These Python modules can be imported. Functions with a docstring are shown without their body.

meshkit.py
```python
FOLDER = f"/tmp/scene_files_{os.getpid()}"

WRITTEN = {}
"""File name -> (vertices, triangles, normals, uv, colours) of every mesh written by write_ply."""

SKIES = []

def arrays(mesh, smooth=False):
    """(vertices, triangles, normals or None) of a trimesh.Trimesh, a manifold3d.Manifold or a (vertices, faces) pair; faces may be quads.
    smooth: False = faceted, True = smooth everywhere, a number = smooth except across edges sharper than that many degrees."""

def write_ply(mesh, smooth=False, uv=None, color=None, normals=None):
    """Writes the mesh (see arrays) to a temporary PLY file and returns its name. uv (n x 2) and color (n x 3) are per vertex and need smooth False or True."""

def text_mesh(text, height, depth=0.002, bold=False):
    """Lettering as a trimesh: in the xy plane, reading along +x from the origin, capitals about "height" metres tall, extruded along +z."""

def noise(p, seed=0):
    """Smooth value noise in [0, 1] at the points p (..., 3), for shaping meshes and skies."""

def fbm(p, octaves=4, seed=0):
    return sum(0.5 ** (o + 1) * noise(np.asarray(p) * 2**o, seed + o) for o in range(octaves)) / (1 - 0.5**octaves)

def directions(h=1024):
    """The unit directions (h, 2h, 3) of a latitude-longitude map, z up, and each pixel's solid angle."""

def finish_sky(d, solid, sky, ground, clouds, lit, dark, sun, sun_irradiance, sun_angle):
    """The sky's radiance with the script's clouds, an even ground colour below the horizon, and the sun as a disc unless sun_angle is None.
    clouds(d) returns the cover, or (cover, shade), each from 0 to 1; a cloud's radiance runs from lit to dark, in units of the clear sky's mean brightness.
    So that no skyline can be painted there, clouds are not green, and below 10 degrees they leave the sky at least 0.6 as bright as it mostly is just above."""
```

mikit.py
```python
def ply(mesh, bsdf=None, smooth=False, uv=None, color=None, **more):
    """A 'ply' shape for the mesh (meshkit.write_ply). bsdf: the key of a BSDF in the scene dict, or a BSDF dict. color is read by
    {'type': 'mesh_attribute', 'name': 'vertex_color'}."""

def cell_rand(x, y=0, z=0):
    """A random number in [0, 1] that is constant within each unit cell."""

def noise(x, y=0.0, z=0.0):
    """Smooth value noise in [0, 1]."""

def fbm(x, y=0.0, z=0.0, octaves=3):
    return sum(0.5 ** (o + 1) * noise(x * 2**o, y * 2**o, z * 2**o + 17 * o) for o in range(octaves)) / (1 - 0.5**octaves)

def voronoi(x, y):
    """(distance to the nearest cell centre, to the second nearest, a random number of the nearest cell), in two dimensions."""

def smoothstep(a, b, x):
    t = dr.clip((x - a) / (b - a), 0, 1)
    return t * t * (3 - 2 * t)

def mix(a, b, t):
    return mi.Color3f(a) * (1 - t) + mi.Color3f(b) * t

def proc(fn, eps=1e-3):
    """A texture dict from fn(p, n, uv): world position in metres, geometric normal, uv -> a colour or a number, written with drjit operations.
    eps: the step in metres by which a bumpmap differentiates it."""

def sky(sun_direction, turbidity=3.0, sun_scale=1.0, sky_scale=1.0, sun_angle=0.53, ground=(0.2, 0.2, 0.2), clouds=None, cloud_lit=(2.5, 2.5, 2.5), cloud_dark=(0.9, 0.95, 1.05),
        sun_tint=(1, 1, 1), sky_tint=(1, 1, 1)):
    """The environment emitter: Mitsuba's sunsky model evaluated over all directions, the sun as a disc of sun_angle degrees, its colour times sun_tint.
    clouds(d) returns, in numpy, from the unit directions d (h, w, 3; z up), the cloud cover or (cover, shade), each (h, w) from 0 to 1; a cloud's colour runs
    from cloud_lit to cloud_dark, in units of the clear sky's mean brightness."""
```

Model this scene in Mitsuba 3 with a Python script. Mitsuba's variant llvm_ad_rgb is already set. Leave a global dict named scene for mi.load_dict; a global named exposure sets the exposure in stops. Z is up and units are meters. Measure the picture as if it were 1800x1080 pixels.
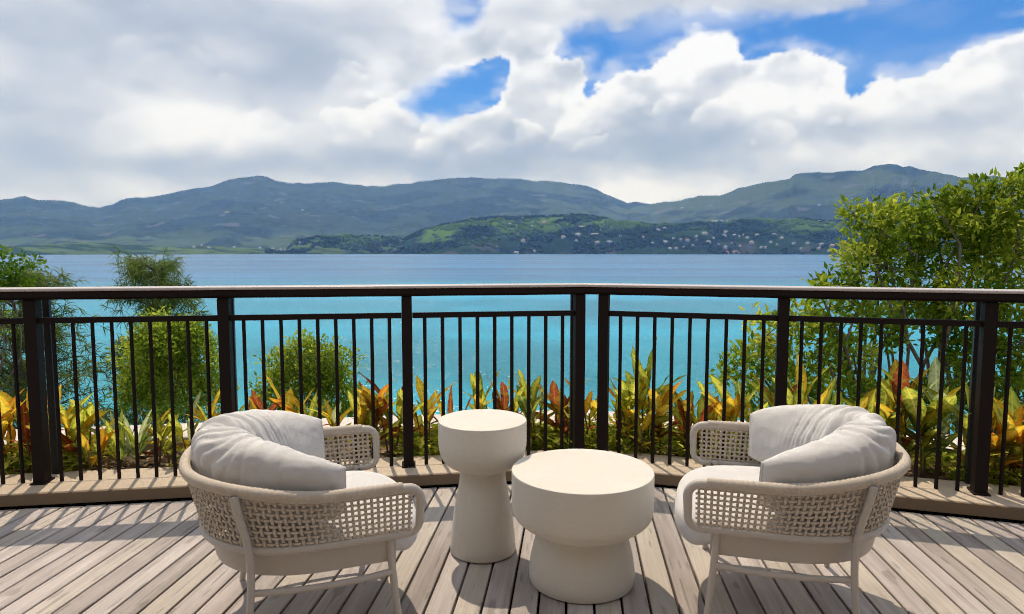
import math, random
import numpy as np, trimesh, drjit as dr, mitsuba as mi, mikit, meshkit
from shapely.geometry import Polygon, LineString, Point
import shapely
T = mi.ScalarTransform4f
rng = np.random.default_rng(7)
random.seed(7)

# ------------------------------------------------------------------ camera, sky, exposure
EYE = 1.32
PITCH = math.atan(102.0 / 1200.0)
CP, SP = math.cos(PITCH), math.sin(PITCH)
SUN = np.array([-0.155, 0.522, 1.0]); SUN /= np.linalg.norm(SUN)
exposure = 1.34
scene, labels = {}, {}
scene['camera'] = {'type': 'perspective', 'fov': 2 * math.degrees(math.atan(0.75)), 'fov_axis': 'x', 'near_clip': 0.05, 'far_clip': 40000.0,
                   'to_world': T().look_at(origin=[0, 0, EYE], target=[0, CP, EYE - SP], up=[0, 0, 1]), 'medium': {'type': 'ref', 'id': 'haze_air'}}


def ray(x, y):
    """Direction (per unit of depth) of the point x, y of the 1800 x 1080 view."""
    u, v = (x - 900) / 1200.0, (540 - y) / 1200.0
    return np.array([u, CP + v * SP, -SP + v * CP])


def at(x, y, dist):
    r = ray(x, y); return np.array([0, 0, EYE]) + r * (dist / r[1])


def onz(x, y, z=0.0):
    r = ray(x, y); return np.array([0, 0, EYE]) + r * ((z - EYE) / r[2])


GAPS = [[(-8.6, 11.5), (-7.4, 10.9), (-5.4, 10.6), (-3.3, 11.3), (-1.8, 11.9), (-0.9, 13.1), (-0.6, 14.6), (-2.3, 14.8), (-3.7, 14.0), (-5.6, 13.1), (-7.7, 12.4)],
        [(-5.1, 20.5), (-5.0, 18.5), (-4.6, 17.6), (-3.8, 17.7), (-3.0, 18.7), (-2.3, 20.5)],
        [(5.1, 17.5), (3.7, 15.5), (5.1, 15.4), (6.0, 15.5), (6.6, 15.2), (6.3, 13.9), (6.2, 12.6), (7.2, 13.3), (8.1, 14.2), (9.2, 14.6), (11.0, 14.6), (12.1, 15.6), (13.2, 16.5), (14.3, 17.1), (14.9, 17.3), (16.0, 16.7), (17.3, 16.6), (17.9, 16.2), (18.6, 14.7), (19.8, 14.7), (21.2, 15.1), (22.0, 15.5), (23.0, 14.9), (24.2, 14.6), (24.8, 14.1), (25.8, 13.5), (26.1, 12.8), (26.0, 11.7), (27.1, 12.1), (28.2, 12.4), (30.3, 12.6), (31.6, 13.1), (32.9, 13.7), (34.2, 14.0), (35.4, 14.5), (37.4, 15.3), (44, 18), (44, 23), (27.9, 20.4), (26.9, 17.2), (25.8, 16.8), (22.0, 16.9), (17.9, 17.2), (15.8, 17.2), (12.7, 17.8), (10.5, 17.6), (8.7, 16.6), (7.8, 17.0), (6.9, 17.6)]]
LOBES = [(14.9, 16.4, 1.7), (12.8, 15.3, 1.9), (16.7, 15.5, 1.9), (10.6, 13.4, 2.4), (15.0, 13.5, 3.3), (22.1, 14.2, 1.7), (24.1, 13.2, 2.1), (20.9, 13.1, 1.9), (25.3, 11.5, 1.9), (17.0, 9.6, 1.8), (4.6, 14.4, 1.9), (3.7, 17.3, 2.6), (0.0, 15.7, 2.9), (0.0, 17.8, 2.9), (1.4, 12.3, 2.9), (-2.3, 10.1, 2.4), (-5.6, 9.4, 2.1), (-12.9, 12.0, 2.1), (-26.1, 9.9, 4.3), (-12.9, 9.2, 1.9), (-9.7, 10.2, 1.9), (-20.2, 9.0, 1.9), (29.7, 10.3, 3.8), (33.0, 11.4, 4.3), (35.5, 12.5, 3.8), (7.9, 11.3, 2.4), (19.8, 10.3, 2.1), (10.0, 11.0, 1.4), (13.5, 10.8, 1.6), (5.0, 9.6, 1.8), (1.5, 8.8, 1.7), (-6.5, 8.0, 1.6), (23.5, 10.2, 1.8), (-2.0, 8.2, 1.4), (20.5, 8.4, 1.7), (6.5, 8.0, 1.5)]
SHADES = [(-30, 16.5, 13, 3.6, 0.20), (-22, 13, 5, 1.6, 0.12), (12.9, 9.2, 5.3, 2.1, 0.8), (8.4, 8.0, 9.5, 1.2, 0.5), (-24.0, 14.8, 12.4, 3.3, 0.30), (-15.4, 14.3, 5.7, 2.4, 0.2), (-33.8, 10.3, 5.7, 2.9, 0.35), (-21.5, 6.4, 11.9, 1.1, 0.55), (-12.0, 7.4, 5.7, 1.2, 0.5), (0.0, 6.9, 7.6, 1.1, 0.45), (22.2, 9.1, 4.3, 1.2, 0.3), (-26.8, 10.2, 6.2, 2.9, -0.5), (-12.0, 11.2, 3.8, 2.4, -0.35), (15.4, 15.2, 2.9, 1.9, -0.5), (31.5, 8.6, 9.5, 4.8, -0.1), (11.6, 4.7, 7.6, 0.9, -0.5), (-28.9, 4.2, 2.9, 1.0, -0.1), (15.8, 18.1, 11.9, 1.2, 0.35), (-2.3, 16.3, 1.4, 1.4, 0.4)]


def mikit_s(a, b, x):
    t = np.clip((x - a) / (b - a), 0, 1); return t * t * (3 - 2 * t)


def clouds(d):
    """Broken trade-wind cumulus: a soft grey sheet on the left, sunlit heaps over the hills, blue gaps between them."""
    az = np.degrees(np.arctan2(d[..., 0], d[..., 1])); el = np.degrees(np.arcsin(d[..., 2])); fb, ns = meshkit.fbm, meshkit.noise
    inv = mikit_s(60, 46, np.abs(az)) * mikit_s(34, 22, el)
    wx = 2.6 * (fb(d * 16 + 5, 5, 21) - 0.5); wy = 2.2 * (fb(d * 16 + 55, 5, 22) - 0.5)
    bil, bfi = 0, 0
    for k in range(5): bil = bil + 0.6**k * np.abs(2 * ns(d * 22 * 2**k + 7 * k, 31 + k) - 1)
    for k in range(3): bfi = bfi + 0.7**k * np.abs(2 * ns(d * 75 * 2**k + 5 * k, 81 + k) - 1)
    bil = bil / 2.3; bfi = bfi / 2.19; heap = mikit_s(-20, -8, az) * mikit_s(18.5, 16.5, el)      # where the clouds are crisp heaps
    # signed distance (degrees) into the blue gaps, roughened by noise
    gap = np.full(az.shape, -6.0); near = (np.abs(az) < 56) & (el < 32); P = shapely.points(az[near] + 0.35 * wx[near], el[near] + 0.35 * wy[near])
    g = np.full(near.sum(), -6.0)
    for q in GAPS:
        poly = Polygon(q); dist = shapely.distance(poly.exterior, P); g = np.maximum(g, np.where(shapely.contains(poly, P), dist, -dist))
    gap[near] = g + 0.25; gap = gap - 1.25 * (bil - 0.40) - 0.5 * (bfi - 0.4)
    q = d / (0.25 + np.maximum(d[..., 2:], 0)); far = fb(q * 0.9 + 3, 5, 41)
    gap = gap * inv + (1 - inv) * 9 * (far - 0.56)
    soft = 0.12 + 0.75 * mikit_s(15.2, 17.8, el) + 0.6 * mikit_s(-2, -7, az)
    cover = 1 - mikit_s(-soft * 0.8, soft * 1.3, gap)
    thin = fb(d * [9, 9, 22] + 3, 5, 13); cover = np.maximum(cover, np.clip(mikit_s(0.40, 0.70, thin) * (0.10 + 0.5 * mikit_s(15.5, 19, el)), 0, 0.6))
    cover = np.maximum(cover, 0.55 * mikit_s(1.6, -0.2, gap) * mikit_s(0.35, 0.65, fb(d * [30, 30, 44] + 8, 4, 17)))
    # heaps: lobes of several sizes, each lit from above
    r_ = np.random.default_rng(4); lob = list(LOBES)
    for a, e, r in LOBES:
        for k in range(14):
            t = r_.uniform(-0.6, 3.74); f_ = r_.uniform(0.45, 0.95); lob.append((a + f_ * r * math.cos(t), e + f_ * r * math.sin(t), r * r_.uniform(0.18, 0.5)))
    X, Y = az + 1.0 * wx + 0.25 * (bfi - 0.4), el + 1.0 * wy + 0.35 * (bfi - 0.4); acc = np.full(az.shape, 1e-3); lit = acc * 0.5; wgt = np.zeros(az.shape)
    for a, e, r in lob:
        m = (np.abs(X - a) < r) & (np.abs(Y - e) < r)
        if not m.any(): continue
        u, v = (X[m] - a) / r, (Y[m] - e) / r; h2 = np.maximum(1 - u * u - v * v, 0); h = np.sqrt(h2)
        b = mikit_s(0, 0.38, h2) * mikit_s(-0.95, 0.1, v); wgt[m] = np.maximum(wgt[m], b)
        w = b * np.exp(2.2 * (h * r - 0.3 * (e - 10)) - 0.5 * r); acc[m] += w; lit[m] += w * (0.5 - 0.5 * (0.9 * v - 0.25 * u + 0.1 * h))
    lit = lit / acc
    med = fb(d * [11, 11, 20] + 40, 5, 61); det = fb(d * 34 + 2, 5, 71)
    shade = 0.43 + 1.5 * (med - 0.5) + 0.7 * (det - 0.5) * heap
    shade = shade + wgt * (0.75 + 0.75 * heap) * (lit - 0.40) + (0.45 * (bil - 0.4) + 0.14 * (bfi - 0.4)) * heap * (0.3 + 0.7 * wgt)
    for a, e, ra, re, k in SHADES: shade = shade + 0.95 * k * np.exp(-((az + 0.9 * wx - a) / ra) ** 2 - ((el + 0.9 * wy - e) / re) ** 2)
    shade = shade - 0.35 * mikit_s(-0.9, -0.05, gap) * mikit_s(18, 16, el) * inv
    return np.clip(cover, 0, 1), np.clip(0.92 * np.tanh(1.05 * shade), 0, 1)


scene['sky_light'] = mikit.sky(SUN, turbidity=2.6, clouds=clouds, cloud_lit=(4.35, 4.4, 4.5), cloud_dark=(1.15, 1.5, 2.05), sky_tint=(0.26, 0.78, 1.38), sun_tint=(0.97, 0.99, 1.02))


# ------------------------------------------------------------------ helpers
def numbered(name):
    if name not in used: used.add(name); return name
    k = 1
    while f'{name}_{k:03d}' in used: k += 1
    used.add(f'{name}_{k:03d}'); return f'{name}_{k:03d}'


used = set()


def obj(name, mesh, bsdf, parent=None, smooth=False, uv=None, **more):
    key = numbered(f'{parent}__{name}' if parent else name)
    scene[key] = mikit.ply(mesh, bsdf, smooth=smooth, uv=uv, **more)
    return key


def thing(name, label, cat, group=None):
    key = numbered(name); tag(key, label, cat, group); return key


def tag(key, label=None, cat=None, group=None, kind=None):
    labels[key] = {k: v for k, v in dict(label=label, category=cat, group=group, kind=kind).items() if v}


def nth(k, tot):
    if tot == 1: return ''
    if k in (1, tot): return f", {'leftmost' if k == 1 else 'rightmost'} of {CARD[tot]}"
    return f', {ORD[k]} of {CARD[tot]} from left'


CARD = 'none one two three four five six seven eight nine ten eleven twelve thirteen fourteen fifteen sixteen'.split()
ORD = 'zeroth first second third fourth fifth sixth seventh eighth ninth tenth eleventh twelfth thirteenth fourteenth fifteenth'.split()


def stuffpart(key): labels.setdefault(key, {})['kind'] = 'stuff'


class MB:
    """Collects (vertices, triangles, uv) into one mesh."""
    def __init__(s): s.v, s.f, s.uv, s.n = [], [], [], 0
    def add(s, v, f, uv=None):
        v = np.asarray(v, float); f = np.asarray(f, int)
        if f.shape[1] == 4: f = np.vstack([f[:, [0, 1, 2]], f[:, [0, 2, 3]]])
        s.v.append(v); s.f.append(f + s.n); s.n += len(v); s.uv.append(np.zeros((len(v), 2)) if uv is None else np.asarray(uv, float)); return s
    def mesh(s): return np.vstack(s.v), np.vstack(s.f)
    def uvs(s): return np.vstack(s.uv)


def tube(pts, radii, sides=8, closed=False, flat=None):
    p = np.asarray(pts, float); n = len(p)
    t = (np.roll(p, -1, 0) - np.roll(p, 1, 0)) if closed else np.gradient(p, axis=0)
    t /= np.linalg.norm(t, axis=1, keepdims=True) + 1e-12
    a = np.zeros_like(p); ref = np.array([0, 0, 1.0]) if abs(t[0, 2]) < 0.9 else np.array([1.0, 0, 0])
    a[0] = np.cross(t[0], ref); a[0] /= np.linalg.norm(a[0])
    for i in range(1, n):
        x = a[i - 1] - t[i] * (a[i - 1] @ t[i]); a[i] = x / (np.linalg.norm(x) + 1e-12)
    b = np.cross(t, a); ang = np.arange(sides) * 2 * np.pi / sides + np.pi / sides
    r = np.broadcast_to(np.asarray(radii, float), (n,))
    v = (p[:, None] + r[:, None, None] * (np.cos(ang)[None, :, None] * a[:, None] + np.sin(ang)[None, :, None] * b[:, None])).reshape(-1, 3)
    m = n if closed else n - 1
    i, j = np.meshgrid(np.arange(m), np.arange(sides), indexing='ij'); i2 = (i + 1) % n; j2 = (j + 1) % sides
    q = np.stack([i * sides + j, i * sides + j2, i2 * sides + j2, i2 * sides + j], -1).reshape(-1, 4)
    f = np.vstack([q[:, [0, 1, 2]], q[:, [0, 2, 3]]])
    if not closed:
        v = np.vstack([v, p[:1], p[-1:]]); j = np.arange(sides); k = (n - 1) * sides
        f = np.vstack([f, np.stack([j * 0 + n * sides, (j + 1) % sides, j], 1), np.stack([j * 0 + n * sides + 1, k + j, k + (j + 1) % sides], 1)])
    return v, f


def spline(pts, n):
    p = np.asarray(pts, float); from_t = np.linspace(0, 1, len(p)); from scipy.interpolate import CubicSpline
    return CubicSpline(from_t, p)(np.linspace(0, 1, n))


def rbox(cx, cy, z0, z1, wx, wy, rot=0.0, ch=0.003):
    """Box with chamfered upright edges and top; rot in radians about z."""
    def ring(hx, hy, c, z): return [(hx - c, -hy, z), (hx, -hy + c, z), (hx, hy - c, z), (hx - c, hy, z), (-hx + c, hy, z), (-hx, hy - c, z), (-hx, -hy + c, z), (-hx + c, -hy, z)]
    hx, hy = wx / 2, wy / 2
    v = np.array(ring(hx, hy, ch, z0) + ring(hx, hy, ch, z1 - ch) + ring(hx - ch, hy - ch, ch, z1))
    f = []
    for k in (0, 8):
        for j in range(8): f.append((k + j, k + (j + 1) % 8, k + 8 + (j + 1) % 8, k + 8 + j))
    f = np.array(f); f = np.vstack([f[:, [0, 1, 2]], f[:, [0, 2, 3]]])
    top = np.array([(16, 16 + j, 17 + j) for j in range(1, 7)]); bot = np.array([(0, j + 1, j) for j in range(1, 7)])
    c, s = math.cos(rot), math.sin(rot)
    v = np.stack([cx + v[:, 0] * c - v[:, 1] * s, cy + v[:, 0] * s + v[:, 1] * c, v[:, 2]], 1)
    return v, np.vstack([f, top, bot])


def slab(poly, z0, z1, ch=0.003):
    """Prism of a convex plan polygon with chamfered top edges."""
    if not poly.exterior.is_ccw: poly = Polygon(list(poly.exterior.coords)[::-1])
    p = np.array(poly.exterior.coords)[:-1]; n = len(p)
    e = np.roll(p, -1, 0) - p; e /= np.linalg.norm(e, axis=1, keepdims=True) + 1e-12
    nrm = np.stack([-e[:, 1], e[:, 0]], 1); prev = np.roll(nrm, 1, 0)
    off = (nrm + prev) / (1 + np.clip((nrm * prev).sum(1, keepdims=True), -0.5, 1))
    q = p + off * ch
    v = np.vstack([np.c_[p, np.full(n, z0)], np.c_[p, np.full(n, z1 - ch)], np.c_[q, np.full(n, z1)]])
    f = []
    for k in (0, n):
        for j in range(n): a, b = k + j, k + (j + 1) % n; f += [(a, b, b + n), (a, b + n, a + n)]
    for j in range(1, n - 1): f += [(2 * n, 2 * n + j, 2 * n + j + 1), (0, j + 1, j)]
    return v, np.array(f)


def grid_faces(a, b):
    i, j = np.meshgrid(np.arange(a - 1), np.arange(b - 1), indexing='ij')
    q = np.stack([i * b + j, (i + 1) * b + j, (i + 1) * b + j + 1, i * b + j + 1], -1).reshape(-1, 4)
    return np.vstack([q[:, [0, 1, 2]], q[:, [0, 2, 3]]])


# ------------------------------------------------------------------ materials
N, FB, SS, MX = mikit.noise, mikit.fbm, mikit.smoothstep, mikit.mix
BDIR = math.atan((1009.5 - 900) / 1200.0 / math.hypot(1, 102 / 1200.0))          # heading of the deck boards
bu = np.array([math.sin(BDIR), math.cos(BDIR)]); bv = np.array([math.cos(BDIR), -math.sin(BDIR)])
PITCHB = 0.1035
ground0 = onz(38.7, 1079.6)
B0 = float(ground0[:2] @ bv)


def deck_fn(p, n, uv):
    s = p.x * float(bu[0]) + p.y * float(bu[1]); t = p.x * float(bv[0]) + p.y * float(bv[1])
    k = dr.floor((t - B0) / PITCHB); r = mikit.cell_rand(k, 3); r2 = mikit.cell_rand(k, 8)
    grain = FB(s * 5 + r * 90, t * 170, r2 * 40, 4); wide = FB(s * 1.3 + r * 50, t * 22, 1.0, 3)
    c = MX((0.235, 0.202, 0.188), (0.50, 0.452, 0.435), 0.18 + 0.48 * r + 0.9 * (wide - 0.5))
    c = MX(c, (0.45, 0.405, 0.345), SS(0.55, 0.95, r2) * 0.7)
    worn = SS(0.5, 0.8, FB(p.x * 2.2, p.y * 2.2, 4.0, 4))
    c = c * (0.78 + 0.42 * grain) * (0.92 + 0.16 * worn)
    knot = SS(0.80, 0.9, N(s * 7 + r * 30, t * 60, 5.0))
    return c * (1 - 0.3 * knot)


def deck_bump(p, n, uv):
    s = p.x * float(bu[0]) + p.y * float(bu[1]); t = p.x * float(bv[0]) + p.y * float(bv[1])
    return FB(s * 6, t * 260, 0.0, 3)


def timber_fn(p, n, uv):
    g = FB(p.x * 3, p.y * 40, p.z * 60, 4); w = FB(p.x * 1.5, p.y * 1.5, 3.0, 3)
    return MX((0.32, 0.25, 0.18), (0.52, 0.44, 0.35), 0.55 * g + 0.5 * w)


def cast_fn(p, n, uv):
    a = FB(p.x * 7, p.y * 7, p.z * 5, 4); b = FB(p.x * 90, p.y * 90, p.z * 90, 2)
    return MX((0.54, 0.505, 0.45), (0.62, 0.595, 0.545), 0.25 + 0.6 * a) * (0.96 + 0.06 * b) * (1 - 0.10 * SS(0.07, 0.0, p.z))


def stone_fn(p, n, uv):
    a = FB(p.x * 4, p.y * 4, p.z * 4, 4); b = FB(p.x * 45, p.y * 45, p.z * 45, 3)
    return MX((0.46, 0.40, 0.37), (0.68, 0.61, 0.57), 0.9 * a) * (0.8 + 0.35 * b)


def soil_fn(p, n, uv):
    return MX((0.07, 0.05, 0.035), (0.22, 0.16, 0.10), FB(p.x * 14, p.y * 14, p.z * 14, 4))


def fabric_fn(p, n, uv):
    w = N(p.x * 420, p.y * 420, p.z * 420)
    a = FB(p.x * 6, p.y * 6, p.z * 6, 3)
    return MX((0.46, 0.452, 0.45), (0.56, 0.55, 0.545), a) * (0.93 + 0.12 * w)


def rope_fn(p, n, uv):
    return MX((0.38, 0.325, 0.27), (0.54, 0.48, 0.41), 0.6 * FB(p.x * 25, p.y * 25, p.z * 25, 3) + 0.35 * N(p.x * 300, p.y * 300, p.z * 300))


def sea_fn(p, n, uv):
    d = p.y + 90 * (FB(p.x * 0.006, p.y * 0.010, 2.0, 3) - 0.5)
    c = MX((0.008, 0.275, 0.36), (0.010, 0.26, 0.40), SS(70, 260, d))
    c = MX(c, (0.02, 0.118, 0.25), SS(230, 560, d + 200 * (FB(p.x * 0.0035, p.y * 0.007, 1.0, 4) - 0.5)))
    c = MX(c, (0.045, 0.125, 0.235), SS(1300, 2900, d))
    reef = SS(0.55, 0.72, FB(p.x * 0.02, p.y * 0.012, 7.0, 4)) * SS(500, 120, d)
    c = c * (0.86 + 0.28 * SS(0.35, 0.65, FB(p.x * 0.0022, p.y * 0.016, 11.0, 4)))
    return c * (1 - 0.28 * reef) * (0.9 + 0.2 * FB(p.x * 0.05, p.y * 0.02, 3.0, 3))


def sea_bump(p, n, uv):
    return FB(p.x * 0.9 + 3, p.y * 1.6, 0.0, 4) + 0.6 * FB(p.x * 0.16, p.y * 0.3, 5.0, 3)


def mount_fn(p, n, uv):
    a = FB(p.x * 0.0022, p.y * 0.0022, p.z * 0.004, 5); b = FB(p.x * 0.02, p.y * 0.02, p.z * 0.02, 3)
    c = MX((0.010, 0.024, 0.012), (0.026, 0.042, 0.018), b)
    grass = SS(0.44, 0.60, a) * (0.35 + 0.65 * SS(-1200.0, 1200.0, p.x))
    c = MX(c, (0.062, 0.088, 0.030), 0.75 * grass)
    low = SS(230.0, 40.0, p.z) * SS(0.42, 0.6, FB(p.x * 0.004, p.y * 0.004, 3.0, 4))  # sunlit patches of the lower slopes, painted as lighter green
    c = MX(c, (0.075, 0.11, 0.032), 0.6 * low)
    return MX(c, (0.11, 0.10, 0.08), 0.5 * SS(0.66, 0.75, FB(p.x * 0.006, p.y * 0.006, p.z * 0.01, 4)))


def head_fn(p, n, uv):
    a = FB(p.x * 0.006, p.y * 0.006, p.z * 0.01, 4); b = FB(p.x * 0.05, p.y * 0.05, p.z * 0.05, 3)
    c = MX((0.005, 0.018, 0.011), (0.024, 0.052, 0.014), b)
    c = MX(c, (0.085, 0.15, 0.02), 0.85 * SS(0.48, 0.62, a) * SS(40.0, 120.0, p.z + 60 * SS(200.0, -300.0, p.x)))
    return MX(c, (0.13, 0.10, 0.085), 0.3 * SS(0.64, 0.72, FB(p.x * 0.012, p.y * 0.012, 9.0, 3)) * SS(40.0, 8.0, p.z))


def shore_fn(p, n, uv):
    b = FB(p.x * 0.012, p.y * 0.03, p.z * 0.05, 4)
    return MX((0.022, 0.045, 0.022), (0.075, 0.115, 0.035), SS(0.38, 0.66, b))


def hill_fn(p, n, uv):
    return MX((0.03, 0.045, 0.015), (0.12, 0.12, 0.05), FB(p.x * 0.8, p.y * 0.8, p.z * 0.8, 4))


def bark_fn(p, n, uv):
    return MX((0.09, 0.07, 0.055), (0.26, 0.22, 0.18), FB(p.x * 12, p.y * 12, p.z * 3, 4))


def tone_fn(dark, mid, lite):
    def fn(p, n, uv):
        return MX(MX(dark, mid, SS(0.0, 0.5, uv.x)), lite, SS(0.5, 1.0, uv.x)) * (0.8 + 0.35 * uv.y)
    return fn


def leafy(dark, mid, lite, trans=0.9, rough=0.42):
    return {'type': 'principledthin', 'base_color': mikit.proc(tone_fn(dark, mid, lite)), 'roughness': rough, 'diff_trans': trans, 'spec_trans': 0.0, 'eta': 1.4}


def croton_fn(body, rib, edge, spots):
    def fn(p, n, uv):
        r = FB(p.x * 22, p.y * 22, p.z * 22, 3); x = dr.abs(uv.x - 0.5) * 2
        c = MX(body, edge, SS(0.35, 0.95, x + 0.7 * (r - 0.5)))
        c = MX(c, spots, SS(0.52, 0.66, FB(p.x * 40, p.y * 40, p.z * 40, 3)) * 0.75)
        vein = SS(0.72, 0.95, dr.abs(dr.sin((uv.y * 9 + x * 1.6) * 3.14159)))
        c = MX(c, rib, 0.25 * vein)
        return MX(c, rib, SS(0.16, 0.05, x))
    return fn


def croton(*a):
    return {'type': 'principledthin', 'base_color': mikit.proc(croton_fn(*a)), 'roughness': 0.33, 'diff_trans': 1.45, 'spec_trans': 0.0, 'eta': 1.45}


def pr(fn, rough=0.6, spec=0.4, **k): return {'type': 'principled', 'base_color': mikit.proc(fn) if callable(fn) else {'type': 'rgb', 'value': fn}, 'roughness': rough, 'specular': spec, **k}
def bump(inner, fn, scale, eps=1e-3): return {'type': 'bumpmap', 'tex': mikit.proc(fn, eps), 'scale': scale, 'bsdf': inner}
def two(inner): return {'type': 'twosided', 'bsdf': inner}


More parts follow.
